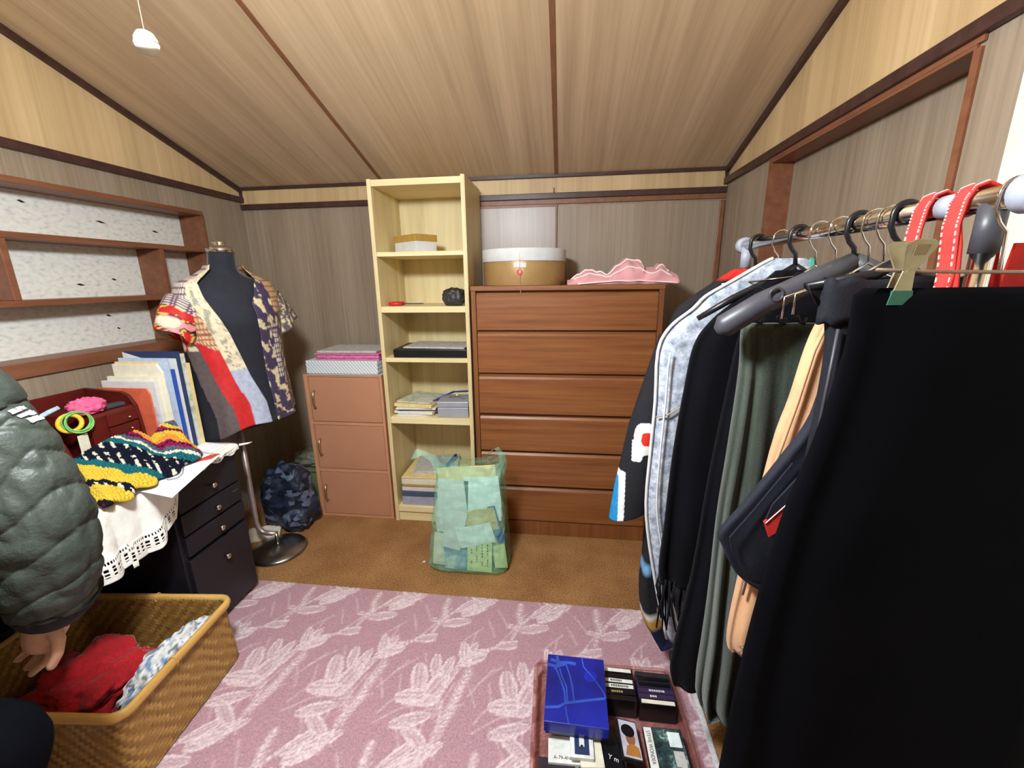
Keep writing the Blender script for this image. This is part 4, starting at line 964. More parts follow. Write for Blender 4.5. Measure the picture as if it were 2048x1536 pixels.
for k, (m_, sp, ink, gl, ly) in enumerate((('case_clear', None, None, 0, 'dark clear cassette at the corner of the tray\'s outer column'), ('case_clear', 'case_black', None, 0, 'black-spined clear cassette second in the outer column'),
        ('case_violet', 'case_black', None, 0, 'violet cassette with black spine in the outer column'), ('case_violet', 'case_violet', 'spine_white', 7, 'violet cassette with small white print'), ('case_violet', 'case_violet', 'spine_white', 3, 'violet cassette with three white marks'),
        ('case_black', 'offwhite', None, 0, 'cassette with yellowed blank label on its spine'))):
    cassette(.303, 1.139 - .0185 * k, m_, sp, ly, ink, gl)['group'] = g0
def flat_case(x, y, z, w, d, h, rz, m, label, tilt=(0, 0)):
    t = thing('cassette_case', label, 'cassette', (x, y, z), rz); t.rotation_euler = (tilt[0], tilt[1], rz)
    build('case', B(-w / 2, w / 2, -d / 2, d / 2, 0, h), M[m], t, w=False, bevel=.001); return t
t = flat_case(.202, .945, .046, .056, .108, .014, .06, 'case_clear', 'cassette case with a portrait cover leaning in the tray', (0, .25))
build('cover_card', B(-.026, .026, -.05, .05, .0142, .0148), plain('pale_lilac_print', (196, 196, 214), .3), t, w=False)
skin_print = plain('printed_skin', (150, 96, 66), .3); hair_print = plain('printed_hair', (22, 18, 20), .3)
build('portrait_face', MB().prism([(.002 + .014 * math.cos(k * PI / 8), .002 + .02 * math.sin(k * PI / 8)) for k in range(16)], 'z', .0148, .0151), skin_print, t, w=False)
build('portrait_shoulder', MB().prism([(-.02, -.045), (.024, -.045), (.022, -.02), (.004, -.012), (-.012, -.02)], 'z', .0148, .0152), plain('printed_ochre', (176, 120, 60), .3), t, w=False)
build('portrait_hair', MB().prism([(-.002 + .02 * math.cos(k * PI / 8), .022 + .018 * math.sin(k * PI / 8)) for k in range(16)], 'z', .0148, .0153), hair_print, t, w=False)
t = flat_case(.302, .93, .046, .108, .112, .015, .02, 'case_clear', 'cassette case with white lettered spine and dark green photo cover')
build('cover_card', B(-.028, .052, -.053, .053, .0152, .0158), M['green_print'], t, w=False)
build('spine_label', B(-.0525, -.0305, -.0535, .0535, .0152, .016), M['spine_white'], t, w=False)
text_mesh('lettering', 'STEVIE WONDER', .0115, M['ink'], t, Matrix.Translation((-.0415, 0, .0161)) @ Matrix.Rotation(-PI / 2, 4, 'Z') @ Matrix.Diagonal((1, 1.25, 1, 1)))
build('cassette_window', B(.012, .046, .005, .045, .0158, .0164), M['mint'], t, w=False); build('cassette_window', B(.018, .046, -.045, -.005, .0158, .0164), M['grey_paper'], t, w=False)
t = flat_case(.148, .92, .044, .05, .11, .014, .12, 'case_black', 'black cassette case with white initials beside the portrait case', (0, .2))
text_mesh('lettering', 'Y m', .018, M['spine_white'], t, Matrix.Translation((.0, -.03, .0143)) @ Matrix.Rotation(-.3, 4, 'Z'))
t = flat_case(.03, .90, .040, .108, .07, .016, .03, 'spine_white', 'white cassette box marked with a number at the tray edge')
text_mesh('lettering', 'A-79-4N', .013, M['ink'], t, Matrix.Translation((-.016, -.022, .0163)))
t = flat_case(.092, .905, .057, .1, .064, .011, PI / 2 + .1, 'offwhite', 'offwhite cassette under the white cassette with dark label')
t = flat_case(.068, .917, .0685, .1, .064, .011, PI / 2 + .02, 'spine_white', 'loose white cassette with dark blue label by the blue box')
build('label', B(-.042, .03, -.02, .02, .011, .0116), M['navy'], t, w=False)
build('label_window', B(-.022, .012, -.007, .007, .0116, .012), M['spine_white'], t, w=False)
for s in (-1, 1): build('reel_hole', MB().lathe([(.004, .012), (.004, .0124)], s * .016 - .005, 0, 12), M['ink'], t, w=False)
for k, (x, y) in enumerate(((.0, .83), (.11, .82), (.22, .82), (.31, .82))):
    flat_case(x, y, TZ, .1, .1, .035, 0, 'case_clear', ('clear cassette case below the numbered white box', 'clear cassette case below the loose cassettes', 'clear cassette case below the portrait case', 'clear cassette case below the green photo case')[k])
def blue_lid():
    m, nt, b = shader('blue_palm_print', .25, 0, .5)
    v = coords(nt, (1, 1, 1)); f = noise_n(nt, v, 7, 5, .6)
    w = nt.nodes.new('ShaderNodeTexVoronoi'); w.feature = 'DISTANCE_TO_EDGE'; w.inputs['Scale'].default_value = 9; nt.links.new(v, w.inputs['Vector'])
    c1 = ramp(nt, f, [(.35, (20, 28, 120)), (.55, (30, 40, 160)), (.7, (44, 66, 200))])
    mx = nt.nodes.new('ShaderNodeMix'); mx.data_type = 'RGBA'; nt.links.new(c1, mx.inputs[6]); mx.inputs[7].default_value = lin((70, 116, 200))
    r = nt.nodes.new('ShaderNodeMapRange'); r.inputs[1].default_value = .03; r.inputs[2].default_value = .0; nt.links.new(w.outputs['Distance'], r.inputs[0]); nt.links.new(r.outputs[0], mx.inputs[0])
    nt.links.new(mx.outputs[2], b.inputs['Base Color']); return m
M['blue_lid'] = plain('blue_print_lid', (24, 34, 132), .25, 0, .5, var=.25, vs=5); M['blue_side'] = plain('blue_box_side', (24, 34, 132), .3, 0, .5)
M['blue_streak'] = plain('pale_blue_print', (48, 78, 172), .3, var=.25, vs=12)
bb = thing('gift_box', 'blue lidded box with palm tree print on the cassette tray', 'box', (.054, 1.022, .0815), math.radians(-1))
build('box_body', B(-.086, .086, -.105, .105, 0, .03), M['blue_side'], bb, w=False, bevel=.002)
build('lid', B(-.09, .09, -.11, .11, .014, .05), M['blue_lid'], bb, w=False, bevel=.0025)
def streak(pts, r): return MB().tube([(x, y, .0502) for x, y in pts], r, 6, flat=.15, up=(0, 0, 1))
for pts, r in (([(-.088, -.07), (-.05, -.064), (-.03, -.05), (.03, -.035), (.085, -.022)], .0045), ([(-.03, -.05), (-.035, -.01), (-.05, .03), (-.06, .055)], .003), ([(-.024, -.05), (-.028, 0), (-.045, .04), (-.05, .06)], .0025),
               ([(-.005, -.045), (-.01, .0), (-.018, .04), (-.03, .075)], .0025), ([(.02, .105), (.025, .075), (.05, .045), (.08, .0), (.088, -.02)], .0022), ([(-.088, .07), (-.06, .066), (-.03, .08)], .006), ([(-.08, .09), (-.05, .082), (-.02, .085), (.0, .082)], .006), ([(-.06, .105), (-.055, .08), (-.065, .055)], .005), ([(-.03, -.06), (-.025, -.09), (-.02, -.108)], .002)):
    build('palm_print', streak(pts, r), M['blue_streak'], bb, w=False)
build('moon_print', MB().prism([(.045 + .02 * math.cos(k * PI / 12), .045 + .02 * math.sin(k * PI / 12)) for k in range(24)], 'z', .0498, .0503), plain('bright_blue_print', (30, 40, 168), .3), bb, w=False)

# ------------------------------------------------------------ clothes rack
RX, RZ_ = .49, 1.416
rk = thing('clothes_rack', 'chrome garment rack with grey end caps along the right wall', 'clothes rack', (RX, .92, 0))
build('rail', MB().tube([(RX, .548, RZ_), (RX, 1.285, RZ_)], .0135, 20), M['chrome'], rk, smooth=True)
for y0, y1 in ((.525, .552), (1.272, 1.296)):
    build('end_cap', MB().tube([(RX, y0, RZ_), (RX, y0 + .004, RZ_), (RX, y1 - .003, RZ_), (RX, y1, RZ_)], [.017, .021, .021, .018], 20), M['grey_plastic'], rk, smooth=True)
build('collar', MB().tube([(RX, .618, RZ_), (RX, .648, RZ_)], .0155, 20), M['grey_plastic'], rk, smooth=True)
for y in (.582, 1.262):
    build('socket', MB().tube([(RX, y, RZ_ - .005), (RX, y, RZ_ - .06)], .0135, 14), M['charcoal_plastic'] if y < 1 else M['grey_plastic'], rk, smooth=True)
    build('post', MB().tube([(RX, y, RZ_ - .05), (RX, y, .09)], .011, 14), M['chrome'], rk, smooth=True)
    build('foot', MB().tube([(RX - .1, y, .08), (RX + .2, y, .08)], .012, 12), M['chrome'], rk, smooth=True)
    for s in (-1, 1):
        build('caster', MB().tube([(RX + .05 + s * .13, y - .012, .031), (RX + .05 + s * .13, y + .012, .031)], .022, 16), M['black_plastic'], rk, smooth=True)
        build('caster_stem', MB().tube([(RX + .05 + s * .13, y, .05), (RX + .05 + s * .13, y, .08)], .006, 8), M['chrome'], rk)

def hook_path(y, lean=0, zt=1.352):
    r = .0185; pts = [(RX + r * math.cos(t) , y, RZ_ + r * math.sin(t)) for t in [(-.35 + k * (PI + .55) / 12) for k in range(13)]]
    pts = [p for p in pts]
    pts += [(RX - .019, y, RZ_ - .014), (RX - .012, y, RZ_ - .028), (RX - .003, y, RZ_ - .038), (RX, y, zt)]
    return pts
def hanger(y, kind, label, w=.205, drop=.115, zt=1.352, group='hangers on the chrome rail'):
    t = thing('hanger', label, 'hanger', (RX, y, zt), 0, group)
    hm, hr = (M['black_plastic'], .0042) if kind != 'wire' else (M['chrome'], .0016)
    build('hook', MB().tube(hook_path(y, 0, zt), hr, 8), hm, t, smooth=True)
    for s in (-1, 1):
        if kind == 'foam': pts, rr = [(RX, y, zt - .003), (RX + s * .06, y, zt - .035), (RX + s * .14, y, zt - .075), (RX + s * w, y, zt - .115), (RX + s * (w + .012), y, zt - .122)], [.014, .019, .021, .021, .008]
        else: pts, rr = [(RX, y, zt), (RX + s * .03, y, zt - .02), (RX + s * .12, y, zt - drop * .6), (RX + s * w, y, zt - drop)], ([.008, .009, .008, .006] if kind == 'black' else [.002] * 4)
        build('arm', MB().tube(pts, rr, 12), M['charcoal_plastic'] if kind == 'foam' else hm, t, smooth=True)
        if kind == 'foam':
            build('notch_ring', MB().tube([(RX + s * .125 + .011 * math.cos(q), y - .0185, zt - .058 + .011 * math.sin(q)) for q in [2 * PI * k / 14 for k in range(14)]], .0028, 6, True), M['charcoal_plastic'], t, smooth=True)
    return t
FRINGE = []
def garment(name, label, y0, secs, m, cat, folds=(9, .06), seed=0, ny=70, n=110, colfn=None, part='cloth', p=.62, thing_=None):
    secs = smooth_secs(secs, 4)
    t = thing_ or thing(name, label, cat, ((secs[0][1] + secs[0][2]) / 2, y0, secs[-1][0]), 0, 'clothes on the chrome rack')
    zs = []; tot = [0]
    for a, b_ in zip(secs, secs[1:]): tot.append(tot[-1] + math.hypot(b_[0] - a[0], max(abs(b_[1] - a[1]), abs(b_[2] - a[2]))))
    def at(q):
        d = q * tot[-1]; k = 0
        while k < len(secs) - 2 and d > tot[k + 1]: k += 1
        tt = (d - tot[k]) / max(1e-6, tot[k + 1] - tot[k]); return [lerp(a, b_, tt) for a, b_ in zip(secs[k], secs[k + 1])]
    z_top, z_bot = secs[0][0], secs[-1][0]
    def fn(u, v):
        z, xl, xr, b_ = at(v); th = u * 2 * PI; f = (z_top - z) / (z_top - z_bot)
        c, s = math.cos(th), math.sin(th); a = (xr - xl) / 2
        x = (xl + xr) / 2 + math.copysign(abs(c) ** p, c) * a; y = math.copysign(abs(s) ** p, s) * b_
        k = folds[1] * (.15 + .85 * f)
        wv = math.sin(folds[0] * th + 2.2 * nz(seed, z * 2.5, th) + seed) * k + .5 * k * nz(x * 18 + seed, z * 5, th * 2)
        y += (wv * .55) * (1 if s >= 0 else -1) * min(1, abs(s) * 2); x += wv * .12 * (abs(c) ** 2) * (1 if c > 0 else -1)
        z2 = z + (.012 * nz(th * 1.5, seed, 1) * f if v > .97 else 0)
        return (x, y0 + y, z2, colfn(th, x, z, y) if colfn else None)
    mb = MB().grid(fn, n, ny, True); i = len(mb.v); top = mb.vert(((secs[0][1] + secs[0][2]) / 2, y0, secs[0][0]), mb.c[0]); bot = mb.vert(((secs[-1][1] + secs[-1][2]) / 2, y0, secs[-1][0] + .03), mb.c[-2])
    for j in range(n): mb.f.append((top, (j + 1) % n, j)); mb.f.append((bot, ny * n + j, ny * n + (j + 1) % n))
    build(part, mb, m, t, smooth=True)
    return t
def shoulders(zt, w0, zs, w1): return [(zt, RX - w0, RX + w0, .02), (lerp(zt, zs, .45), RX - lerp(w0, w1, .5), RX + lerp(w0, w1, .5), .026), (zs, RX - w1, RX + w1, .03)]
M['black_cotton'] = plain('black_cotton', (20, 20, 24), .9, 0, .15, bs=300, bstr=.3)
M['velvet'] = plain('black_velvet', (8, 8, 13), .92, 0, .1, var=.2, vs=6, sheen=.04)
M['deep_black'] = plain('deep_black_cloth', (5, 5, 9), .95, 0, .06, var=.2, vs=5)
M['navy_cloth'] = plain('charcoal_navy_cotton', (34, 36, 46), .8, 0, .25, bs=200, bstr=.3)
M['peach'] = plain('peach_suede', (206, 158, 118), .85, 0, .2, var=.06, vs=12, bs=260, bstr=.3, sheen=.3)
def acid():
    m, nt, b = shader('acid_wash_denim', .85, 0, .2); v = coords(nt, (1, 1, 1)); f = noise_n(nt, v, 42, 6, .72)
    nt.links.new(ramp(nt, f, [(.34, (112, 120, 136)), (.5, (164, 172, 186)), (.66, (212, 216, 224))]), b.inputs['Base Color']); bump(nt, b, noise_n(nt, v, 300, 3), .4, .002); return m
M['acid'] = acid()
def rib():
    m, nt, b = shader('dark_green_corduroy', .9, 0, .15); v = coords(nt, (1, 1, 1)); f = noise_n(nt, coords(nt, (60, 60, 4)), 1, 3)
    nt.links.new(ramp(nt, f, [(.3, (38, 45, 38)), (.7, (62, 70, 58))]), b.inputs['Base Color']); bump(nt, b, noise_n(nt, v, 350, 3), .6, .003); b.inputs['Sheen Weight'].default_value = .25; return m
M['green_cord'] = rib()

# 1 far black jacket with bold appliques
hanger(1.195, 'black', 'glossy black hanger of the applique jacket at the far end of the rail', .19, .11)
def jacket_col(th, x, z, y):
    c = (34, 34, 38)
    if z > 1.325: return (210, 44, 36)
    if z < .235: return (30, 34, 62)
    if z < .30 + .12 * (x - .3): return (196, 152, 66) if .245 < z - .1 * (x - .3) < .275 else (232, 230, 224)
    if .44 < z < .48 and x < .28: return (120, 170, 214)
    return c
t = garment('applique_jacket', 'black jacket with white, red and blue applique patches', 1.195, [(1.352, .44, .54, .02), (1.325, .40, .58, .028), (1.27, .325, .655, .034), (1.22, .29, .69, .036), (1.04, .262, .71, .04), (.8, .262, .71, .04), (.5, .258, .71, .042), (.38, .255, .71, .042), (.25, .272, .70, .04), (.168, .315, .67, .034)], vcol('black_sweat_cloth', .85, .2, .05, 60, 300, .3), 'jacket', (7, .03), 1, colfn=jacket_col)
def sl(u, v):
    c = [interp(v, [(0, a), (.4, b_), (1, d)]) for a, b_, d in ((.305, .245, .205), (1.19, 1.185, 1.18), (1.18, .93, .64))]
    r = interp(v, [(0, .045), (.5, .055), (.8, .06), (1, .058)]); th = u * 2 * PI
    x = c[0] + math.cos(th) * r; y = c[1] + math.sin(th) * r * .75; z = c[2] + .35 * math.cos(th) * r * v
    col = (34, 34, 38); lim = .70 - .55 * (x - .15)
    if x < .185 and z < .785: col = (232, 234, 236) if x > .168 or z > .765 else (34, 140, 200)
    dx, dz = (x - .233), (z - .885)
    if y < 1.19:
        tp = max(abs(dx) / .03, 0) ** 2.4 + (abs(dz - .006) / .048) ** 2.4; tail = dz < 0 and -.034 < dx < .012 + dz * .35 and dz > -.062
        if tp < 1 or tail: col = (236, 236, 234)
        if (abs(dx - .004) / .015) ** 2.6 + (abs(dz - .006) / .02) ** 2.6 < 1: col = (216, 52, 34)
    return (x, y, z, col)
s_ = MB().grid(sl, 150, 220, True); s_.ring_caps(150, 220)
build('sleeve', s_, bpy.data.materials['black_sweat_cloth'], t, smooth=True)
# 2 acid wash denim coat
hanger(1.075, 'wire', 'thin wire hanger inside the acid-wash denim coat', .12, .06)
den = [(1.372, .47, .54, .018), (1.362, .45, .56, .024), (1.325, .39, .61, .028), (1.29, .333, .655, .03), (1.26, .306, .68, .03), (1.218, .258, .71, .034), (1.158, .232, .735, .036), (1.03, .234, .74, .036), (.89, .231, .74, .036), (.744, .229, .74, .036), (.62, .245, .74, .034), (.45, .28, .72, .034), (.306, .315, .70, .03)]
den = smooth_secs(den, 3)
t = garment('denim_coat', 'pale grey acid-wash denim coat with white piping', 1.075, den, M['acid'], 'coat', (5, .015), 2, n=120, ny=90)
build('piping', MB().tube([(x - .001, 1.058, z) for z, x, _, _ in den], .004, 8), M['white'], t, smooth=True)
build('piping', MB().tube([(x + .028 + .01 * math.sin(z * 5), 1.075 - .041, z) for z, x, _, _ in den[18:]], .0025, 6), M['white'], t, smooth=True)
build('size_tag', B(.545, .556, 1.052, 1.055, 1.352, 1.372), plain('turquoise_tag', (90, 200, 180), .5), t)
build('seam', MB().tube([(.236, 1.048, .99), (.26, 1.035, 1.0), (.30, 1.034, 1.03)], .002, 6), M['side_brown'], t)
# 3 black long tunic with fringe
hanger(1.0, 'black', 'black plastic hanger with thick hook carrying the fringed tunic', .19, .11)
blk = [(1.345, .455, .525, .018), (1.304, .41, .57, .026), (1.283, .38, .60, .028), (1.24, .332, .65, .03), (1.183, .297, .68, .026), (1.077, .284, .695, .027), (.926, .272, .70, .028), (.706, .262, .71, .029), (.602, .258, .71, .029), (.55, .262, .71, .028)]
t = garment('black_tunic', 'long black tunic with a fringed hem', 1.0, blk, M['velvet'], 'tunic', (9, .02), 3)
for k in range(46):
    u = k / 46 * 2 * PI; c, s = math.cos(u), math.sin(u); x = .486 + math.copysign(abs(c) ** .62, c) * .222; y = 1.0 + math.copysign(abs(s) ** .62, s) * .034
    z = .565; l = random.uniform(.09, .17)
    if x < .6: build('fringe', MB().tube([(x, y, z), (x + random.uniform(-.008, .008), y + random.uniform(-.004, .004), z - l * .5), (x + .015 * random.uniform(0, 1), y, z - l)], [.003, .0035, .002], 5), M['black_cotton'], t, smooth=True)
# 4 black velvet dress
hanger(.925, 'wire', 'thin wire hanger of the long black velvet dress', .08, .05)
t = garment('velvet_dress', 'long black velvet dress reaching almost to the rug', .925, [(1.34, .46, .52, .014), (1.30, .42, .56, .02), (1.23, .368, .62, .022), (1.075, .35, .64, .025), (.9, .335, .66, .026), (.632, .318, .68, .027), (.374, .29, .70, .028), (.30, .30, .69, .026)], M['velvet'], 'dress', (9, .015), 4)
# 5 dark green skirt on clips
t = hanger(.862, 'wire', 'wire clip hanger holding the dark green skirt', .13, .1)
for x in (.355, .395, .43): build('clip', MB().tube([(x, .845, 1.262), (x + .004, .842, 1.25), (x + .012, .842, 1.246), (x + .016, .845, 1.258)], .003, 6), M['black_plastic'], t, smooth=True)
garment('green_skirt', 'long dark green gathered skirt hanging from clips', .862, [(1.245, .348, .64, .012), (1.232, .342, .64, .02), (1.146, .348, .63, .03), (.988, .345, .64, .034), (.815, .34, .65, .036), (.556, .342, .66, .04), (.367, .338, .66, .042), (.31, .35, .66, .04)], M['green_cord'], 'skirt', (13, .035), 5, n=160)
# 6 charcoal padded hanger
hanger(.812, 'foam', 'thick charcoal padded hanger with a bare shoulder end', .2, .115, 1.36)
# 7 peach dress
hanger(.775, 'wire', 'thin wire hanger above the peach dress', .12, .09)
pe = [(1.30, .46, .52, .012), (1.262, .434, .55, .016), (1.21, .419, .57, .018), (1.12, .406, .59, .02), (1.016, .387, .60, .02), (.72, .36, .62, .02), (.6, .355, .63, .02), (.56, .362, .63, .018)]
t = garment('peach_dress', 'peach suede dress glimpsed between black clothes', .779, pe, M['peach'], 'dress', (5, .015), 6)
build('strap_edge', MB().tube([(x + .001, .757, z) for z, x, _, _ in pe[1:6]], .003, 6), M['peach'], t, smooth=True)
for k in range(6): build('eyelet', MB().tube([(.372 + .009 * (k % 3) + .0035 * math.cos(q), .753, .585 + .014 * (k // 3) + .0045 * math.sin(q)) for q in [2 * PI * j / 10 for j in range(10)]], .0012, 5, True), M['side_brown'], t)
# 8 charcoal jacket with red inset
hanger(.742, 'wire', 'thin wire hanger above the charcoal jacket', .12, .08)
nv = [(1.30, .46, .52, .012), (1.24, .44, .56, .016), (1.103, .423, .60, .016), (1.02, .384, .62, .018), (.93, .334, .62, .018), (.869, .297, .62, .018), (.842, .304, .62, .018), (.78, .338, .62, .016), (.751, .38, .60, .014)]
t = garment('charcoal_jacket', 'charcoal jacket with a red inset at the pocket', .742, nv, M['navy_cloth'], 'jacket', (4, .012), 7)
build('red_inset', MB().prism([(.362, .905), (.405, .958), (.405, .90), (.374, .875)], 'y', .7195, .7225), M['strap'], t)
build('pocket_flap', MB().prism([(.365, .912), (.40, .952), (.425, 1.0), (.41, 1.0), (.372, .94)], 'y', .7185, .7225), M['navy_cloth'], t)
build('stitching', MB().tube([(.365, .719, .903), (.405, .719, .955)], .0012, 5), M['white'], t)
build('seam', MB().tube([(x + .012, .722, z) for z, x, _, _ in nv[3:7]], .0016, 6), M['navy_cloth'], t)
# 9 black denim skirt with waistband
t = hanger(.712, 'black', 'black hanger with the tall hook holding the black denim skirt', .1, .06)
M['black_denim'] = plain('black_denim', (24, 25, 32), .8, 0, .25, bs=400, bstr=.5)
t = garment('denim_skirt', 'black denim skirt with buttoned waistband', .705, [(1.326, .40, .58, .014), (1.318, .394, .585, .018), (1.27, .40, .58, .018), (1.2, .408, .58, .018), (1.05, .405, .6, .018), (.8, .40, .62, .018), (.62, .40, .62, .018)], M['black_denim'], 'skirt', (5, .012), 8)
build('waistband', MB().grid(lambda u, v: (.49 + .099 * math.copysign(abs(math.cos(u * 2 * PI)) ** .6, math.cos(u * 2 * PI)), .705 + .021 * math.copysign(abs(math.sin(u * 2 * PI)) ** .6, math.sin(u * 2 * PI)), lerp(1.262, 1.328, v) + .003 * math.sin(u * 60)), 80, 6, True), M['black_denim'], t, smooth=True, solid=.003)
build('button', MB().tube([(.43, .683, 1.30), (.43, .678, 1.30)], .008, 14), M['steel'], t, smooth=True)
build('zip', MB().tube([(.408, .684, 1.255), (.406, .684, 1.15), (.404, .684, 1.06)], .0025, 6), M['charcoal_plastic'], t, smooth=True)
build('zip_pull', MB().tube([(.404, .683, 1.06), (.400, .682, 1.045)], .004, 6), M['steel'], t, smooth=True)
# 10 shoulder bag with red straps looped over the rail
tb2 = thing('shoulder_bag', 'black bag hung on the rail by red white-stitched straps', 'bag', (.49, .645, .8))
build('bag_body', MB().prism([(.40, .8), (.59, .8), (.585, 1.27), (.44, 1.27)], 'y', .615, .668), M['deep_black'], tb2, bevel=.01)
def strap(y, w, dx, parent):
    pts = [(.452 + dx, y - .012, 1.26), (.458 + dx, y - .006, 1.33), (.467, y - .002, 1.39), (.4715, y, 1.418), (.478, y, 1.432), (.49, y, 1.437), (.502, y, 1.432), (.509, y, 1.416), (.52, y, 1.37), (.535, y, 1.26)]
    def fn(u, v):
        n = len(pts) - 1; k = min(int(u * n), n - 1); p = Vector(pts[k]).lerp(Vector(pts[k + 1]), u * n - k); p.y += (v - .5) * w; return tuple(p)
    o = build('strap', MB().grid(fn, 54, 4), M['strap'], parent, smooth=True, solid=.003)
    for e in (.1, .9):
        st = MB()
        for q in range(60):
            a, b_ = fn(q / 60, e), fn((q + .55) / 60, e)
            k = Vector((-.0022, 0, 0)) if q < 24 else Vector((0, 0, .0022)) if q < 36 else Vector((.0022, 0, 0))
            if q > 34: continue
            st.tube([Vector(a) + k, Vector(b_) + k], .0009, 4)
        build('stitching', st, M['pink_trim'], o)
strap(.662, .024, .004, tb2); strap(.606, .024, .012, tb2)
build('back_strap', MB().prism([(.553, 1.26), (.60, 1.26), (.578, 1.37), (.566, 1.37)], 'y', .63, .634), M['strap'], tb2)
# 11 nearest black skirt on a wire clip hanger
t = thing('hanger', 'wire clip hanger with green-tipped metal clip in front of the red straps', 'hanger', (RX, .557, 1.335), 0, 'hangers on the chrome rail')
build('hook', MB().tube(hook_path(.557, 0, 1.337), .002, 8), M['chrome'], t, smooth=True)
build('bar', MB().tube([(.362, .557, 1.339), (.42, .557, 1.336), (.56, .557, 1.333), (.66, .557, 1.331)], .0022, 8), plain('old_wire', (132, 112, 92), .4, .6), t, smooth=True)
M['old_metal'] = plain('tarnished_clip_metal', (150, 140, 112), .35, .75)
for xc in (.392, .62):
    for s in (-1, 1):
        lv = [(-.012, 1.299), (.012, 1.299), (.0085, 1.323), (.0065, 1.337), (.014, 1.358), (.016, 1.366), (.009, 1.371), (-.009, 1.371), (-.016, 1.366), (-.014, 1.358), (-.0065, 1.337), (-.0085, 1.323)]
        y = .557 + s * .006
        mbx = MB().prism([(xc + a, z) for a, z in lv], 'y', y - .0012, y + .0012); mbx.v = [(x + .1 * (z - 1.335), yy + s * max(0, z - 1.335) * .3, z) for x, yy, z in mbx.v]
        cp = build('clip', mbx, M['old_metal'], t, bevel=.0008)
        mby = MB().prism([(xc - .0128, 1.2985), (xc + .0128, 1.2985), (xc + .0105, 1.315), (xc - .0105, 1.315)], 'y', y - .0017, y + .0017); mby.v = [(x + .1 * (z - 1.335), yy, z) for x, yy, z in mby.v]
        build('clip_tip', mby, plain('green_rubber', (36, 92, 74), .6), cp)
        if s < 0: 
            mbz = MB().prism([(xc - .006, 1.354), (xc + .007, 1.354), (xc + .008, 1.365), (xc - .007, 1.365)], 'y', y - .002, y - .001); mbz.v = [(x + .1 * (z - 1.335), yy + s * max(0, z - 1.335) * .3, z) for x, yy, z in mbz.v]
            build('clip_emboss', mbz, M['side_brown'], cp)
garment('black_skirt', 'wide plain black skirt clipped on the wire hanger', .557, [(1.318, .352, .68, .004), (1.312, .342, .69, .008), (1.244, .343, .70, .012), (1.126, .326, .71, .015), (1.0, .301, .72, .018), (.786, .279, .73, .022), (.546, .268, .74, .026), (.3, .262, .74, .03), (.12, .26, .74, .03)], M['deep_black'], 'skirt', (7, .012), 9)
# crumpled white wrap pinned on the right wall
wp = MB().grid(lambda u, v: (XR - .004 - .022 * math.sin(PI * u) * math.sin(PI * v) * (1 + .8 * nz(u * 7, v * 7, 3)) - .006 * abs(nz(u * 16, v * 16, 1)), lerp(.70, .955, u) + .01 * nz(v * 5, 0, 1), lerp(1.06, 1.33, v) + .03 * nz(u * 4, 1, 2)), 36, 36)
tag(build('paper_wrap', wp, M['offwhite'], smooth=False, solid=.0015), 'crumpled white wrapping hung on the white wall behind the rack', 'wrapping')

# ------------------------------------------------------------ person bending over the basket
PS = thing('person', 'person in a dark green puffer jacket reaching down to the basket', 'person', (-1.2, .3, 0.0095))
M['skin'] = plain('skin', (196, 150, 124), .55, 0, .35, var=.05, vs=20)
M['hair'] = plain('dark_hair', (34, 28, 26), .6, bs=80, bstr=.6)
M['puffer'] = plain('dark_green_nylon', (54, 60, 53), .5, 0, .3, var=.06, vs=10, bs=30, bstr=.5, bd=.01)
M['cuff'] = plain('black_rib_cuff', (18, 18, 20), .8, bs=200, bstr=.5)
M['trousers'] = plain('navy_trousers', (9, 10, 15), .95, 0, .04, bs=200, bstr=.3)
SHR, UA, EL, FO, WR, PA = (-1.04, .545, 1.13), (-.985, .572, 1.03), (-.948, .572, .90), (-.957, .57, .80), (-.985, .572, .718), (-1.008, .571, .675)
bm = MB()
def cap(pts, r): 
    bm.tube(pts, r, 14)
    for p, q in ((pts[0], r[0]), (pts[-1], r[-1])):
        bm.lathe([(q * math.cos(a) + 1e-4, p[2] + q * math.sin(a)) for a in [-PI / 2 + PI * k / 8 for k in range(9)]], p[0], p[1], 14)
cap([(-1.22, .12, .66), (-1.21, .24, .85), (-1.20, .36, 1.03), (-1.19, .46, 1.18)], [.13, .12, .13, .11])
cap([(-1.19, .48, 1.2), (-1.19, .55, 1.29), (-1.19, .58, 1.34)], [.06, .055, .055])
cap([(-1.19, .60, 1.35), (-1.19, .625, 1.40), (-1.19, .64, 1.45)], [.07, .088, .082])
cap([(-1.19, .705, 1.385), (-1.19, .718, 1.375)], [.014, .011])                     # nose
for s in (-1, 1):
    cap([(-1.19 + s * .088, .615, 1.40), (-1.19 + s * .09, .612, 1.385)], [.016, .012])   # ears
cap([(-1.165, .692, 1.338), (-1.19, .7, 1.336), (-1.215, .692, 1.338)], [.007, .009, .007])  # lips
cap([(-1.19, .43, 1.15), SHR], [.075, .06]); cap([SHR, UA, EL, FO, WR], [.055, .05, .043, .038, .028])
cap([WR, (-.996, .572, .70), PA, (-1.022, .57, .652)], [.026, .03, .034, .03])
for k, (dx, dy, L) in enumerate(((.030, -.006, .066), (.011, .004, .078), (-.008, .010, .074), (-.027, .012, .058))):
    b0 = Vector((-1.018 + dx, .568 + dy, .65)); 
    cap([tuple(b0), tuple(b0 + Vector((-.014, .004, -L * .4))), tuple(b0 + Vector((-.034, -.004, -L * .75))), tuple(b0 + Vector((-.052, -.014, -L)))], [.0088, .0082, .0076, .0066])
cap([(-.985, .566, .69), (-.962, .556, .668), (-.958, .545, .645), (-.966, .537, .625)], [.014, .0115, .010, .0085])   # thumb
SHL, ELL, WRL = (-1.365, .42, 1.12), (-1.40, .45, .90), (-1.33, .545, .745)
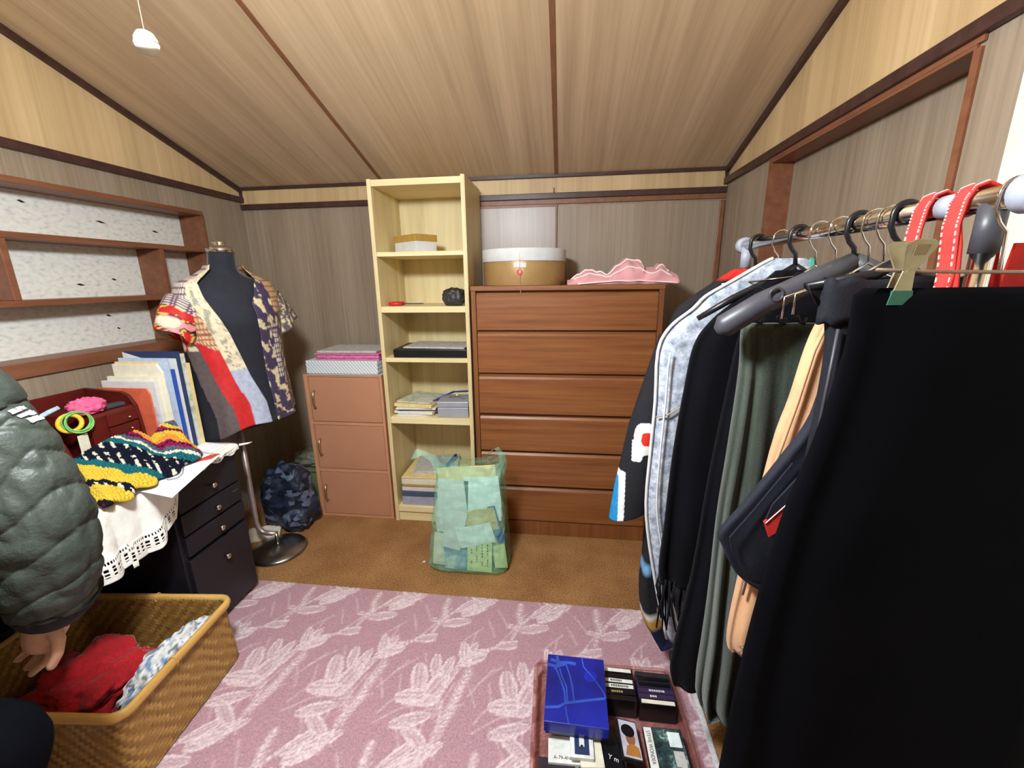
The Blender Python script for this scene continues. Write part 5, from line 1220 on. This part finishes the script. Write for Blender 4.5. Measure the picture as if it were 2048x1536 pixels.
cap([(-1.19, .43, 1.15), SHL], [.075, .06]); cap([SHL, ELL, WRL], [.055, .043, .028]); cap([WRL, (-1.31, .57, .69), (-1.305, .575, .665)], [.028, .034, .03])
for k in range(4): cap([(-1.33 + .016 * k, .575, .66), (-1.326 + .016 * k, .59, .63), (-1.322 + .016 * k, .588, .595)], [.0095, .009, .0075])
cap([(-1.285, .56, .70), (-1.265, .565, .675), (-1.262, .57, .65)], [.013, .011, .009])
for s in (-1, 1):
    hx = -1.22 + s * .09; kx = -1.215 + s * (.18 if s > 0 else .15)
    cap([(hx, .12, .64), (lerp(hx, kx, .5), .27, .57), (kx, .42, .51)], [.09, .075, .058]); cap([(kx, .42, .51), (kx - s * .01, .31, .28), (kx - s * .02, .24, .1)], [.058, .055, .04])
    cap([(kx - s * .02, .235, .07), (kx - s * .02, .31, .05), (kx - s * .02, .40, .042)], [.042, .036, .026])
bo = build('body', bm, M['skin'], PS, smooth=True)
md = bo.modifiers.new('remesh', 'REMESH'); md.mode = 'VOXEL'; md.voxel_size = .0042; md.use_smooth_shade = True
md = bo.modifiers.new('smooth', 'SMOOTH'); md.factor = .4; md.iterations = 3
for s in (-1, 1):
    build('eye', MB().lathe([(.0115 * math.cos(a) + 1e-4, 1.408 + .0115 * math.sin(a)) for a in [-PI / 2 + PI * k / 8 for k in range(9)]], -1.19 + s * .032, .697, 14), M['white'], PS, smooth=True)
lump('hair', (-1.19, .607, 1.435), (.102, .098, .095), M['hair'], .06, 5, 2, parent=PS)
def puffy(pts, r, name, quilts, seed, ov=1.0, parent=PS, m='puffer', nv=110, nu=56, tilt=.25):
    P = [Vector(p) for p in pts]; n = len(P) - 1
    def fr(v):
        k = min(int(v * n), n - 1); t_ = v * n - k
        a, b_, c, d = P[max(k - 1, 0)], P[k], P[k + 1], P[min(k + 2, n)]
        p = .5 * (2 * b_ + (c - a) * t_ + (2 * a - 5 * b_ + 4 * c - d) * t_ ** 2 + (3 * b_ - a - 3 * c + d) * t_ ** 3)
        return p, (.5 * ((c - a) + 2 * (2 * a - 5 * b_ + 4 * c - d) * t_ + 3 * (3 * b_ - a - 3 * c + d) * t_ ** 2)).normalized(), lerp(r[k], r[k + 1], t_)
    def fn(u, v):
        p, d, rr = fr(v); th = u * 2 * PI
        ux = Vector((1, 0, 0)) - d * d.x; ux.normalize(); w = d.cross(ux)
        q = (v * quilts + tilt * math.sin(th + seed) + .25 * nz(th, v * 3, seed)) % 1
        k = .895 + .105 * math.sin(PI * q) ** .32 - .16 * max(0, .35 - abs(nz(th * 1.3 + seed + v * 5, v * quilts * 1.1 - th * .7, 2))) + .03 * nz(math.cos(th) * 4, math.sin(th) * 4 + seed, v * 16)
        return tuple(p + (ux * math.cos(th) + w * math.sin(th)) * rr * k)
    mb = MB().grid(fn, nu, nv, True); mb.ring_caps(nu, nv); mb.fn = fn
    return mb
jm = puffy([(-1.22, .17, .62), (-1.215, .26, .82), (-1.205, .37, 1.02), (-1.195, .46, 1.17), (-1.19, .50, 1.25)], [.19, .19, .20, .17, .085], 'j', 9, 1)
jk = build('jacket', jm, M['puffer'], PS, smooth=True)
SLV = puffy([(-1.16, .50, 1.165), (-1.04, .551, 1.151), (-1.018, .564, 1.108), (-.993, .575, 1.059), (-.963, .574, .979), (-.946, .572, .899), (-.955, .568, .806), (-.966, .567, .748)], [.115, .092, .08, .078, .078, .078, .077, .064], 's', 9, 2, tilt=.6, nv=220, nu=110)
sv = build('jacket_sleeve', SLV, M['puffer'], PS, smooth=True)
build('jacket_sleeve', puffy([(-1.26, .43, 1.17), (-1.37, .42, 1.10), (-1.40, .44, .98), (-1.395, .455, .9), (-1.36, .50, .81), (-1.34, .53, .765)], [.115, .095, .09, .09, .085, .07], 's', 9, 5, tilt=.3), M['puffer'], PS, smooth=True)
build('cuff', MB().tube([(-.965, .574, .765), (-.976, .573, .74), (-.985, .572, .717), (-.988, .572, .71)], [.07, .064, .052, .03], 20), M['cuff'], PS, smooth=True)
build('cuff', MB().tube([(-1.342, .53, .775), (-1.33, .548, .735)], [.06, .045], 20), M['cuff'], PS, smooth=True)
build('collar', MB().tube([(-1.19, .47, 1.2), (-1.19, .51, 1.26), (-1.19, .535, 1.3)], [.1, .085, .08], 24), M['puffer'], PS, smooth=True)
tm = MB()
def tcap(pts, r): tm.tube(pts, r, 36)
def tcap_s(pts, r):
    q = smooth_secs([(*p, a) for p, a in zip(pts, r)], 6); tm.tube([p[:3] for p in q], [p[3] for p in q], 36)
for s in (-1, 1):
    hx = -1.22 + s * .09; kx = -1.215 + s * (.18 if s > 0 else .15)
    tcap_s([(hx - s * .04, .08, .66), (hx, .14, .64), (lerp(hx, kx, .5), .28, .575), (kx, .42, .525), (kx + s * .002, .44, .485), (kx, .38, .40), (kx - s * .01, .31, .27), (kx - s * .02, .245, .075)], [.09, .115, .105, .095, .092, .085, .08, .07])
    shoe = MB().tube([(kx - s * .02, .19, .045), (kx - s * .02, .235, .055), (kx - s * .02, .32, .05), (kx - s * .02, .41, .04), (kx - s * .02, .44, .034)], [.03, .046, .045, .036, .018], 16)
    shoe.v = [(x, y, max(z, .0098)) for x, y, z in shoe.v]
    build('slipper', shoe, M['charcoal_plastic'], PS, smooth=True)
tcap([(-1.22, .02, .62), (-1.22, .1, .655), (-1.22, .19, .7)], [.1, .155, .16])
build('trousers', tm, M['trousers'], PS, smooth=True)

# white stitched emblem on the jacket shoulder
UC, VC = (.93, .385)
def logo_keep(u, v):
    row = int(v * 9); return row % 3 != 2 and nz(u * 9 + row * 3, row * 2.3, 1) > -.25 and abs(u - .5 + (v - .5) * .3) < .42
def logo_pt(u, v):
    a, b_ = UC + (u - .5) * .085, VC + (v - .5) * .07
    p = Vector(SLV.fn(a, b_)); q = Vector(SLV.fn(a + .01, b_)) - p; r_ = Vector(SLV.fn(a, b_ + .005)) - p; n_ = q.cross(r_).normalized()
    if n_.dot(Vector((0, 0, 1.33)) - p) < 0: n_ = -n_
    return tuple(p + n_ * .0022)
build('emblem', MB().grid(logo_pt, 24, 27, keep=logo_keep), M['white'], sv, w=True, solid=.001)
